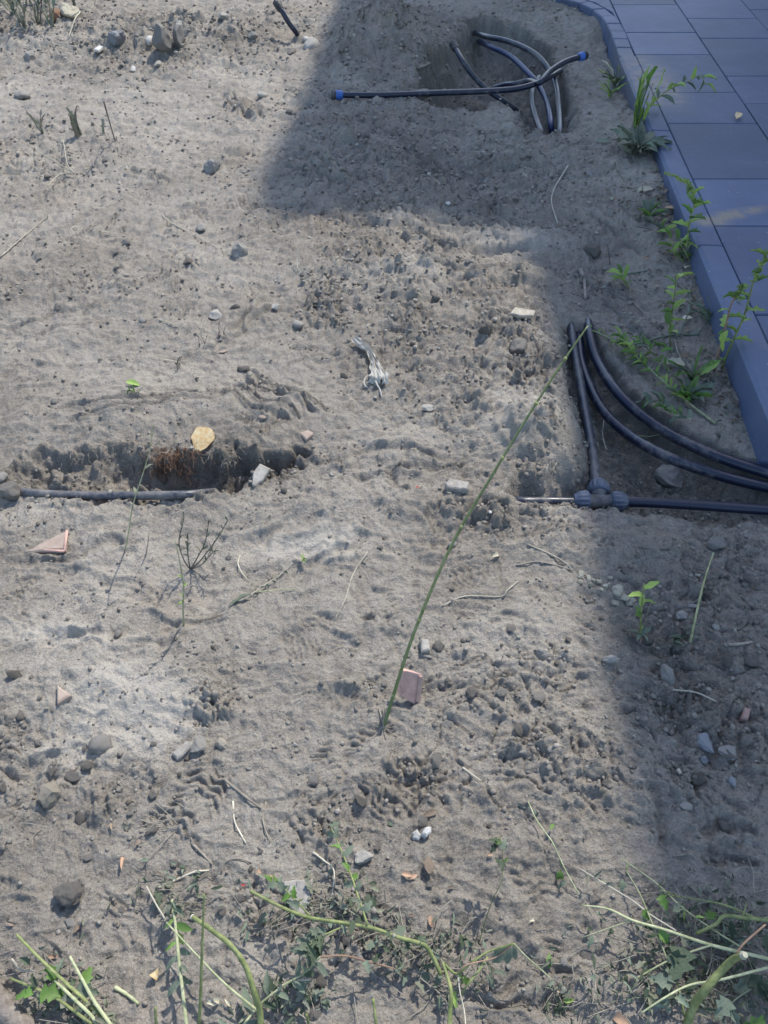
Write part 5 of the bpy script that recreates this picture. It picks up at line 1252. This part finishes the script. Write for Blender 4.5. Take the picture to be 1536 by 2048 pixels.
leaf_obj(905, 1775, 14, 0, 'curled', 'leaf_brown', 'tiny brown leaf curl on the lower sand', .004, 1, seed=32)
leaf_obj(1070, 1838, 20, 20, 'curled', 'leaf_cream', 'small pale husk on the sand at the bottom', .006, 1, seed=33)
leaf_obj(160, 1850, 26, 60, 'curled', 'leaf_brown', 'brown husk right of the small grey stone', .008, 1, seed=34)
leaf_obj(30, 1850, 30, -15, 'curled', 'leaf_brown', 'brown splinter-like dead leaf at the left edge', .004, .6, seed=35)
leaf_obj(107, 1914, 16, 0, 'round', 'leaf_orange', 'small pink leaf near the cut stems at bottom left', .004, 1, seed=36)
leaf_obj(786, 1617 + 30, 18, 0, 'round', 'leaf_dusty', 'small green leaf left of the white chips', .004, 1, seed=37)
leaf_obj(1045, 1612, 18, 170, 'lance', 'leaf_dusty', 'small green leaf at the top of the slanting cut weed', .004, 1.5, seed=38)
leaf_obj(837, 975, 10, 0, 'curled', 'red_plastic', 'tiny scrap of red plastic on the sand in the middle', .004, 1, seed=39, cat='scrap')
leaf_obj(490, 1771, 12, 0, 'curled', 'red_plastic', 'tiny scrap of red plastic at the tip of the long cut weed', .05, 1, seed=40, cat='scrap')
leaf_obj(1200, 560, 20, 60, 'curled', 'leaf_brown', 'dead leaf above the pipe hollow', .004, 1, seed=41)

# ---- crumpled strip of plastic film
def film():
    ctr = [(708, 684, 16), (722, 694, 17), (736, 702, 12), (746, 720, 14), (752, 738, 24), (758, 756, 34), (757, 770, 44)]
    pts = [P(x, y, .012) for x, y, _ in ctr]; ws = [w for _, _, w in ctr]; path = smooth_path(pts, 6); n = len(path); V = []; F = []; nc = 13
    for i, p in enumerate(path):
        t = i / (n - 1) * (len(ws) - 1); k = min(int(t), len(ws) - 2); w = (ws[k] + (ws[k + 1] - ws[k]) * (t - k)) * mpp(p)
        tn = (path[min(i + 1, n - 1)] - path[max(i - 1, 0)]).normalized(); sd = tn.cross(Vector((0, 0, 1))).normalized()
        for j in range(nc):
            u = j / (nc - 1) - .5; z = (.0032 * math.sin(j * 2.3 + i * .22) + .003 * math.sin(j * 1.1 - i * .35)) + random.gauss(0, .0005)
            V.append(p + sd * u * w * (1 + .12 * math.sin(i * .9 + j)) + Vector((0, 0, z + .004)))
    for i in range(n - 1):
        for j in range(nc - 1):
            if i > n - 6 and j in (4,) : continue
            a = i * nc + j; F.append((a, a + 1, a + nc + 1, a + nc))
    mb = MB(); mb.v = V; mb.f = F
    tail = smooth_path([P(748, 745, .012), P(752, 765, .01), P(760, 780, .006), P(763, 796, .004)], 5); mb.tube(tail, [.004 * (1 - i / len(tail)) + .001 for i in range(len(tail))], 6)
    tail = smooth_path([P(765, 742, .012), P(772, 752, .012), P(774, 758, .006)], 5); mb.tube(tail, .0022, 6)
    tail = smooth_path([P(746, 750, .012), P(732, 754, .012), P(728, 768, .008), P(736, 776, .004)], 5); mb.tube(tail, .0022, 6, flat=.5)
    o = mb.build('plastic_film', M['film'], origin=pts[3], smooth=False); tag(o, 'crumpled whitish strip of plastic film near the centre', 'plastic film')
film()

# ---- roots hanging out of the trench wall
def roots(cx, cy, w, h, n, m, label, L=.05):
    mb = MB(); o0 = P(cx, cy)
    for i in range(n):
        p = P(cx + random.gauss(0, w * .4), cy + random.uniform(-h * .6, h * .5)); q = [p]; d = Vector((random.gauss(0, .7), -.9, -.3)).normalized(); st_ = random.uniform(.3, 1) * L / 5
        for k in range(5):
            d = (d + Vector((random.gauss(0, .55), random.gauss(0, .25), random.gauss(-.2, .4)))).normalized(); q.append(q[-1] + d * st_)
        mb.tube(q, [.0009, .0009, .0008, .0007, .0006, .0005], 4, False)
    o = mb.build('roots', M[m], origin=o0); tag(o, label, 'roots', None, 'stuff')
roots(345, 925, 60, 50, 300, 'root', 'tangle of reddish fine roots hanging from the trench lip')
roots(450, 915, 70, 30, 90, 'stem_dry', 'fine grey roots along the right part of the trench lip', .035)
roots(180, 915, 120, 30, 90, 'stem_dry', 'fine grey roots along the left part of the trench lip', .035)
roots(1090, 930, 45, 20, 50, 'stem_dry', 'fine roots in the cut face of the block beside the tee', .03)

LEAF_SCALE = .80
STEM_SCALE = .78
# ------------------------------------------------------------------ cut weeds at the bottom of the picture
def litter(areas, n, label, seed, stems=.35, mats=('leaf_wilted', 'leaf_wilted', 'leaf_dusty', 'leaf_dark'), size=(.010, .026), top=.02):
    """wilted leaf and stem litter nobody could count"""
    r = random.Random(seed); o0 = P(areas[0][0], areas[0][1])
    per = {m: MB() for m in mats}; sm = MB()
    for i in range(int(n * 1.15)):
        a = areas[r.randrange(len(areas))]; p = P(a[0] + r.gauss(0, a[2] * .62), a[1] + r.gauss(0, a[3] * .62), r.uniform(.001, top))
        if r.random() < stems * .45:
            d = Vector((r.gauss(0, 1), r.gauss(0, .6), r.gauss(0, .1))).normalized(); L = r.uniform(.02, .08); c = Vector((r.gauss(0, .004), r.gauss(0, .004), r.uniform(0, .004)))
            q3 = p + d * L; q3.z = Hz(q3.x, q3.y) + r.uniform(.002, .012); sm.tube(smooth_path([p, p.lerp(q3, .5) + c, q3], 3), [.0008] * 7, 4, False)
        else:
            V, F = leaf_shape(r.choice(['curled', 'curled', 'curled', 'lance', 'lobed']), r.randrange(40)); s_ = r.uniform(*size)
            d = Vector((r.gauss(0, 1), r.gauss(0, 1), r.gauss(0, .3)))
            per[r.choice(mats)].add(V, F, Matrix.Translation(p) @ frame(d, Vector((r.gauss(0, .6), r.gauss(0, .6), 1)).normalized()) @ Matrix.Diagonal((s_ * r.uniform(.5, 1), s_, s_ * .7, 1)))
    e = empty('weed_litter', o0, label, 'weed litter'); e['kind'] = 'stuff'
    for m, mb in per.items():
        if mb.v:
            x = mb.build('leaves', M[m], e); x['kind'] = 'stuff'
    if sm.v:
        x = sm.build('stems', M['stem_dry'], e); x['kind'] = 'stuff'
litter([(340, 1775, 60, 40), (350, 1810, 40, 40)], 70, 'wilted leaves heaped at the tip of the upright pale stems', 1, top=.02)
litter([(650, 1790, 70, 60), (690, 1830, 60, 40), (560, 1830, 80, 40)], 170, 'wilted leaves strewn under the long curved weed', 2)
litter([(860, 1890, 80, 50), (800, 1880, 90, 40), (900, 1950, 70, 50)], 170, 'wilted leaves under the forked middle weed', 3)
litter([(1330, 1850, 150, 60), (1440, 1900, 120, 80), (1300, 1960, 130, 60), (1480, 1840, 80, 50), (1460, 1990, 90, 60)], 520, 'heap of wilted leaves and stems in the bottom right corner', 4, .45, top=.035, size=(.012, .03))
litter([(540, 2010, 80, 40), (610, 1990, 70, 30)], 110, 'wilted leaves at the bottom behind the thick bent stem', 5)
litter([(120, 1960, 90, 60), (130, 2030, 80, 40)], 120, 'wilted leaves among the cut stems at the bottom left', 6)
litter([(1115, 1995, 30, 60)], 40, 'small pile of pale and wilted leaves at the bottom', 7)
litter([(1460, 800, 60, 50), (1430, 740, 50, 50), (1370, 590, 40, 60), (1330, 400, 25, 60)], 230, 'dry leaf litter along the kerb foot', 8, .2, ('leaf_brown', 'leaf_wilted', 'stem_dry'), (.02, .045), .015)
litter([(1250, 480, 60, 120), (1330, 620, 60, 100), (1250, 400, 40, 60), (1400, 700, 50, 60)], 150, 'dry leaf scraps spread over the shaded bank', 9, .4, ('leaf_brown', 'leaf_wilted', 'stem_dry'), (.015, .035), .01)
litter([(330, 1650, 60, 30), (260, 1660, 60, 20), (60, 1640, 60, 20)], 40, 'dry stem scraps in the lower left', 10, .7, ('leaf_wilted', 'leaf_brown'), (.008, .016), .006)
litter([(120, 445, 60, 60), (220, 460, 60, 20), (300, 340, 70, 60), (120, 340, 80, 40)], 70, 'dry weed scraps in the upper left', 11, .7, ('leaf_wilted', 'stem_dry'), (.015, .03), .01)

W = lambda L: [P(*q) for q in L]
# bottom left cut stems
pl = Plant(P(180, 1985), 'cut_weed', 'bundle of cut green stems with leaves at the bottom left', 'weed')
a = pl.stem(W([(34, 1870, .05), (80, 1918, .05), (130, 1965, .04), (180, 2010, .03), (230, 2060, .03)]), .0028, .0045, 'stem_green', ridge=.12)
b_ = pl.stem(W([(140, 1913, .05), (165, 1960, .05), (190, 2005, .04), (225, 2055, .03)]), .0028, .004, 'stem_pale', ridge=.12)
c_ = pl.stem(W([(20, 1957, .03), (65, 1975, .03), (110, 1995, .03), (165, 2035, .03), (200, 2060, .03)]), .0024, .0035, 'stem_green', ridge=.12)
d_ = pl.stem(W([(110, 1962, .04), (150, 2000, .04), (185, 2035, .04), (205, 2070, .04)]), .003, .004, 'stem_pale', ridge=.12)
for x, y, tx, ty, s_, mm in [(100, 1930, 110, 1960, .045, 'leaf_fresh'), (118, 1955, 130, 1915, .04, 'leaf_dusty'), (68, 1988, 30, 2000, .045, 'leaf_fresh'), (80, 1990, 118, 1988, .05, 'leaf_fresh'), (165, 1975, 175, 1950, .045, 'leaf_fresh'), (150, 1980, 180, 1985, .05, 'leaf_dusty'), (75, 1975, 68, 1955, .035, 'leaf_dark'), (145, 1975, 150, 1960, .03, 'leaf_dark'), (120, 2000, 140, 2010, .05, 'leaf_wilted'), (60, 1930, 45, 1920, .03, 'leaf_dark')]:
    A_ = P(x, y, .035); put_leaf(pl.e, A_, P(tx, ty, .03) - A_, s_, 'lobed', mm, wide=1.1)
pl.leaves(d_, 12, .035, 'curled', ['leaf_wilted', 'leaf_dusty'], .4, 1, .3)
twig([(24, 1918), (42, 1940), (70, 1943)], .0016, 'stem_straw', 'thin forked pale stem left of the bottom left bundle', 'stem', 'weed_stalk', hs=[.03, .02, .02])
# upright pale stems group
pl = Plant(P(372, 2048), 'cut_weed', 'straight pale green stem standing up from the bottom edge, left one', 'weed')
q = pl.stem(W([(344, 1800, .05), (352, 1860, .05), (358, 1920, .05), (366, 1990, .04), (374, 2060, .03)]), .0032, .004, 'stem_pale', ridge=.12); pl.leaves(q, 9, .035, 'lance', ['leaf_fresh', 'leaf_dusty', 'leaf_lime'], .1, .7, .4, 1.4)
pl.leaves(q, 8, .035, 'curled', ['leaf_wilted', 'leaf_dusty'], 0, .1, .3, 1.2)
pl = Plant(P(400, 2030), 'cut_weed', 'straight green stem standing up from the bottom edge, right one', 'weed')
q = pl.stem([P(400, 2050, .02), P(402, 1990, .07), P(405, 1900, .13), P(407, 1835, .17), P(408, 1788, .20)], .0036, .0018, 'stem_green', ridge=.12)
pl.stem([q[int(len(q) * .68)], P(420, 1832, .14), P(430, 1848, .11)], .0012, .001, 'stem_dry', 'twig_branch')
pl = Plant(P(515, 2000), 'cut_weed', 'slender pale stem slanting from the wilted heap to the bent stem', 'weed')
pl.stem(W([(293, 1773, .03), (312, 1808, .04), (330, 1838, .05)]), .0018, .002, 'stem_straw'); pl.stem(W([(333, 1845, .05), (395, 1912, .05), (450, 1968, .05), (515, 2022, .04)]), .0018, .003, 'stem_pale')
pl = Plant(P(522, 2040), 'cut_weed', 'thick ribbed green stem bending over at the bottom', 'weed')
q = pl.stem([P(386, 1835, .10), P(420, 1858, .115), P(462, 1892, .12), P(492, 1935, .11), P(508, 1985, .08), P(520, 2022, .05), P(520, 2070, .02)], .0042, .0062, 'stem_green', per=8, sides=12, ridge=.13)
o = MB().tube([q[0] - (q[1] - q[0]).normalized() * .0015, q[0] + (q[1] - q[0]) * .2], .0043, 10).build('cut_end', M['pith'], pl.e, smooth=False)
pl = Plant(P(560, 1975), 'cut_weed', 'leafy stem lying slanted from the bottom edge to the middle weed', 'weed')
q = pl.stem(W([(480, 2060, .02), (520, 2010, .03), (570, 1970, .04), (610, 1945, .06), (640, 1915, .09)]), .003, .002, 'stem_pale'); pl.leaves(q, 15, .045, 'lance', ['leaf_dusty', 'leaf_dusty', 'leaf_dark'], .05, 1, .2, 1.3)
pl.stem(W([(560, 1974, .04), (590, 1962, .04), (618, 1960, .04)]), .002, .002, 'stem_straw')
# long curved weed
pl = Plant(P(780, 1870), 'cut_weed', 'long curved green weed sprawling over the flat grey wedge', 'weed')
q = pl.stem([P(500, 1782, .09), P(530, 1798, .09), P(575, 1820, .09), P(620, 1836, .09), P(700, 1848, .085), P(750, 1858, .08), P(790, 1873, .07), P(828, 1884, .06), P(850, 1892, .05), P(866, 1915, .04), P(882, 1950, .03)], .0030, .0045, 'stem_green', per=6, sides=10, ridge=.12)
u = pl.stem([P(735, 1850, .085), P(718, 1800, .08), P(700, 1745, .07), P(680, 1695, .05), P(660, 1650, .03)], .0026, .0012, 'stem_green'); pl.leaves(u, 14, .028, 'lobed', ['leaf_dusty', 'leaf_dusty', 'leaf_fresh'], .1, 1, .1, 1.2)
v_ = pl.stem([P(620, 1832, .09), P(590, 1800, .09), P(565, 1775, .09), P(540, 1760, .07)], .0022, .001, 'stem_green'); pl.leaves(v_, 12, .026, 'lobed', ['leaf_dusty', 'leaf_dusty', 'leaf_fresh'], .1, 1, .1, 1.2)
w_ = pl.stem([P(700, 1848, .085), P(660, 1865, .08), P(630, 1880, .08), P(610, 1905, .08)], .002, .001, 'stem_green'); pl.leaves(w_, 14, .035, 'lobed', ['leaf_dusty', 'leaf_dark'], .4, 1, .2, 1.1)
put_leaf(pl.e, P(500, 1782, .09), P(497, 1760, .1) - P(500, 1782, .09), .025, 'lance', 'leaf_dusty', wide=1.4); put_leaf(pl.e, P(706, 1840, .09), P(700, 1866, .09) - P(706, 1840, .09), .03, 'round', 'leaf_dark', wide=1.3)
pl.leaves(q, 8, .03, 'lobed', ['leaf_dark', 'leaf_dusty'], .35, .8, .5, 1.0)
g_ = pl.stem([P(640, 1914, .08), P(690, 1912, .07), P(740, 1925, .05), P(790, 1938, .03), P(812, 1950, .01)], .0022, .0016, 'stem_red'); pl.leaves(g_, 6, .028, 'lobed', ['leaf_dark', 'leaf_dusty'], .4, 1, .2)
o = MB().tube([P(786, 1868, .076), P(790, 1874, .076)], .0034, 10).build('cut_end', M['pith'], pl.e, smooth=False)
# forked middle weed
pl = Plant(P(898, 1960), 'cut_weed', 'forked cut stem with drooping leaves in the bottom middle', 'weed')
pl.stem(W([(885, 1925, .04), (895, 1955, .04), (902, 1985, .04), (900, 2020, .03), (898, 2060, .02)]), .003, .0055, 'stem_green', ridge=.12)
pl.stem(W([(890, 1930, .04), (912, 1948, .04), (935, 1932, .05), (975, 1905, .07), (1020, 1890, .09), (1028, 1888, .09)]), .0028, .0022, 'stem_green'); q = pl.stem(W([(1028, 1888, .09), (1050, 1912, .07), (1080, 1938, .05), (1104, 1960, .03)]), .0018, .0012, 'stem_pale')
pl.stem(W([(1022, 1892, .09), (990, 1916, .07), (935, 1930, .06), (915, 1945, .05)]), .0016, .0014, 'stem_red')
pl.stem(W([(975, 1915, .05), (955, 1945, .04), (935, 1970, .03), (922, 1990, .01)]), .0026, .0020, 'stem_green')
pl.stem(W([(915, 1945, .04), (920, 1985, .03), (928, 2020, .02), (932, 2060, .02)]), .0016, .0014, 'stem_straw')
for x, y, tx, ty, s_, mm in [(1020, 1892, 1012, 1925, .045, 'leaf_dusty'), (1025, 1892, 1030, 1920, .035, 'leaf_dusty'), (1015, 1893, 990, 1920, .055, 'leaf_dusty'), (1022, 1888, 1040, 1905, .03, 'leaf_dark'), (1015, 1895, 1000, 1915, .04, 'leaf_dark'), (950, 1905, 948, 1890, .025, 'leaf_dusty')]:
    A_ = P(x, y, .075); put_leaf(pl.e, A_, P(tx, ty, .05) - A_, s_, 'lance', mm, wide=1.7)
for x, y, mm in [(940, 1965, 'leaf_fresh'), (985, 1945, 'leaf_dusty'), (975, 1950, 'leaf_dusty'), (905, 1985, 'leaf_lime'), (880, 1950, 'leaf_dusty'), (860, 1960, 'leaf_dusty')]:
    p = P(x, y, .012); put_leaf(pl.e, p, Vector((random.gauss(0, 1), random.gauss(0, 1), .2)), .03, 'lobed', mm)
# upright leafy sprig casting a leaf shadow
b = P(958, 1888); pl = Plant(b, 'leafy_sprig', 'thin sprig with dark leaves at its top standing in the sand', 'weed')
q = pl.stem([b, P(968, 1850, .02), P(985, 1800, .05), P(1002, 1765, .075), P(1006, 1720, .09), P(1000, 1672, .10)], .0012, .0008, 'stem_green')
for x, y, h, tx, ty, s_, mm in [(1000, 1690, .10, 975, 1680, .028, 'leaf_dark'), (995, 1688, .10, 985, 1702, .026, 'leaf_dark'), (1004, 1700, .095, 1010, 1680, .026, 'leaf_dusty'), (1000, 1690, .10, 990, 1675, .02, 'leaf_fresh'), (1004, 1730, .09, 992, 1718, .022, 'leaf_dark'), (1005, 1722, .09, 1004, 1745, .03, 'leaf_dark'), (1006, 1725, .09, 1016, 1718, .016, 'leaf_fresh')]:
    A_ = P(x, y, h); put_leaf(pl.e, A_, P(tx, ty, h) - A_, s_, 'lobed', mm, wide=1.2)
# slanting cut weed with a folded leaf
pl = Plant(P(1105, 1700), 'cut_weed', 'slender cut weed with one folded leaf lying slanted right of the sprig', 'weed')
q = pl.stem(W([(1056, 1605, .006), (1072, 1638, .015), (1090, 1665, .02), (1106, 1688, .02), (1130, 1740, .02), (1158, 1790, .006)]), .0016, .0012, 'stem_pale')
for x, y, tx, ty, s_, mm in [(1120, 1742, 1117, 1775, .035, 'leaf_fresh'), (1135, 1768, 1100, 1780, .04, 'leaf_dusty'), (1118, 1720, 1122, 1740, .02, 'leaf_dark'), (1100, 1660, 1110, 1645, .022, 'leaf_fresh'), (1104, 1682, 1108, 1692, .018, 'leaf_dusty'), (1072, 1630, 1068, 1620, .016, 'leaf_dusty')]:
    A_ = P(x, y, .015); put_leaf(pl.e, A_, P(tx, ty, .012) - A_, s_, 'curled' if s_ > .034 else 'lance', mm, wide=1.4)
# bottom right big pulled weeds
pl = Plant(P(1400, 1880), 'pulled_weed', 'long pale forked weed stem sprawling in the bottom right', 'weed')
pl.stem(W([(1163, 1811, .03), (1215, 1820, .05), (1265, 1842, .06), (1330, 1860, .06), (1420, 1890, .06), (1536, 1918, .05), (1600, 1935, .04)]), .0018, .0042, 'stem_pale', ridge=.1)
pl.stem(W([(1262, 1841, .06), (1215, 1858, .04), (1164, 1876, .02)]), .0016, .001, 'stem_pale'); pl.stem(W([(1424, 1890, .06), (1370, 1908, .05), (1330, 1925, .04), (1268, 1960, .02)]), .0022, .0016, 'stem_pale')
q = pl.stem(W([(1156, 1737, .02), (1200, 1765, .03), (1262, 1800, .04), (1300, 1830, .05), (1352, 1862, .06)]), .0014, .002, 'stem_straw'); pl.leaves(q, 5, .025, 'lance', ['leaf_wilted'], .1, .4, .1)
pl = Plant(P(1400, 1800), 'pulled_weed', 'thin weed stems with a seed head crossing at the right edge', 'weed')
q1 = pl.stem(W([(1240, 1716, .02), (1310, 1765, .03), (1360, 1812, .05), (1410, 1850, .05), (1482, 1895, .05)]), .0014, .0022, 'stem_pale'); pl.leaves(q1, 10, .02, 'lance', ['leaf_lime', 'leaf_wilted'], 0, 1, .1)
q2 = pl.stem(W([(1320, 1788, .04), (1395, 1800, .05), (1450, 1812, .06), (1505, 1834, .06), (1560, 1850, .06)]), .0016, .0028, 'stem_green'); pl.spike(q2[:9], 0, .005, 'leaf_wilted', 'seed_head')
q3 = pl.stem(W([(1252, 1742, .02), (1280, 1790, .04), (1305, 1850, .05), (1320, 1885, .04), (1335, 1922, .04)]), .0016, .0018, 'stem_pale')
pl.stem(W([(1392, 1868, .05), (1430, 1850, .06), (1450, 1832, .07), (1500, 1838, .07), (1560, 1842, .06)]), .0035, .004, 'stem_green', ridge=.1)
pl.stem([P(1482, 1838, .07), P(1490, 1818, .085), P(1492, 1806, .09)], .0015, .001, 'stem_green')
for x, y, tx, ty, s_, mm in [(1345, 1825, 1385, 1808, .04, 'leaf_dusty'), (1320, 1790, 1330, 1810, .032, 'leaf_fresh'), (1315, 1862, 1332, 1882, .038, 'leaf_fresh'), (1460, 1842, 1462, 1872, .04, 'leaf_dark'), (1415, 1840, 1432, 1825, .034, 'leaf_fresh'), (1365, 1895, 1350, 1945, .07, 'leaf_dark'), (1340, 1905, 1362, 1920, .05, 'leaf_dark'), (1285, 1820, 1292, 1832, .026, 'leaf_fresh'), (1185, 1870, 1176, 1895, .03, 'leaf_dusty'), (1245, 1760, 1243, 1780, .026, 'leaf_dusty')]:
    A_ = P(x, y, .05); put_leaf(pl.e, A_, P(tx, ty, .045) - A_, s_, 'lobed', mm, wide=1.2)
pl = Plant(P(1378, 2020), 'pulled_weed', 'very thick olive stem with a white cut end at the bottom right', 'weed')
q = pl.stem([P(1372, 2060, .02), P(1385, 2015, .05), P(1410, 1980, .09), P(1440, 1945, .12), P(1465, 1920, .15), P(1485, 1912, .17)], .0085, .0060, 'stem_green', per=7, sides=12, ridge=.06)
MB().tube([q[-1], q[-1] + (q[-1] - q[-2]).normalized() * .003, q[-1] + (q[-1] - q[-2]).normalized() * .006 + Vector((0, 0, .002))], [.0058, .0060, .0042], 9).build('cut_end', M['pith'], pl.e, smooth=False)
pl.stem(W([(1280, 2028, .02), (1330, 1995, .04), (1380, 1970, .05), (1440, 1960, .06), (1540, 1934, .05)]), .0018, .0028, 'stem_pale'); pl.stem([P(1472, 1908, .15), P(1490, 1885, .16), P(1530, 1850, .17)], .002, .002, 'stem_red', 'side_branch')
pl.stem(W([(1355, 1965, .03), (1362, 2000, .03), (1368, 2030, .02)]), .002, .0025, 'stem_green')
for x, y, tx, ty, s_, mm in [(1345, 1970, 1315, 1960, .05, 'leaf_dusty'), (1350, 1968, 1340, 1940, .045, 'leaf_dusty'), (1460, 2000, 1445, 2020, .05, 'leaf_dusty'), (1470, 1985, 1490, 1960, .045, 'leaf_dusty'), (1500, 1950, 1525, 1980, .06, 'leaf_dark'), (1515, 1960, 1536, 2000, .06, 'leaf_dark'), (1455, 2010, 1470, 2040, .045, 'leaf_dusty'), (1530, 1870, 1536, 1900, .04, 'leaf_dark'), (1530, 2040, 1500, 2048, .05, 'leaf_fresh')]:
    A_ = P(x, y, .04); put_leaf(pl.e, A_, P(tx, ty, .035) - A_, s_, 'lobed', mm, wide=1.2)
pl.stem(W([(1440, 2060, .03), (1460, 2010, .04), (1500, 1980, .04), (1540, 1960, .03)]), .002, .0016, 'leaf_dusty')
# stubs at the bottom edge
for x0, x1, y1, lb in [(313, 311, 2015, 'short cut stub at the bottom edge left of the straight stems'), (617, 613, 2030, 'tiny cut stub at the bottom edge in the middle'), (752, 746, 1997, 'thin green stub at the bottom edge right of centre')]:
    p = P(x0, 2075); pl = Plant(p, 'weed_stub', lb, 'stem'); pl.stem([p, P(x0, 2048, .03), P(x1, y1, .055)], .0032, .0028, 'stem_green')
pl = Plant(P(1115, 1990), 'wilted_weed', 'white-ribbed wilted leaves folded together near the bottom', 'weed')
for x, y, tx, ty, s_, mm in [(1125, 1970, 1122, 2000, .03, 'leaf_cream'), (1128, 1972, 1135, 2005, .028, 'leaf_cream'), (1120, 1990, 1105, 2010, .035, 'leaf_dusty'), (1125, 2000, 1145, 2002, .03, 'leaf_lime'), (1118, 2000, 1120, 2030, .04, 'leaf_dark')]:
    A_ = P(x, y, .02); put_leaf(pl.e, A_, P(tx, ty, .015) - A_, s_, 'curled', mm)
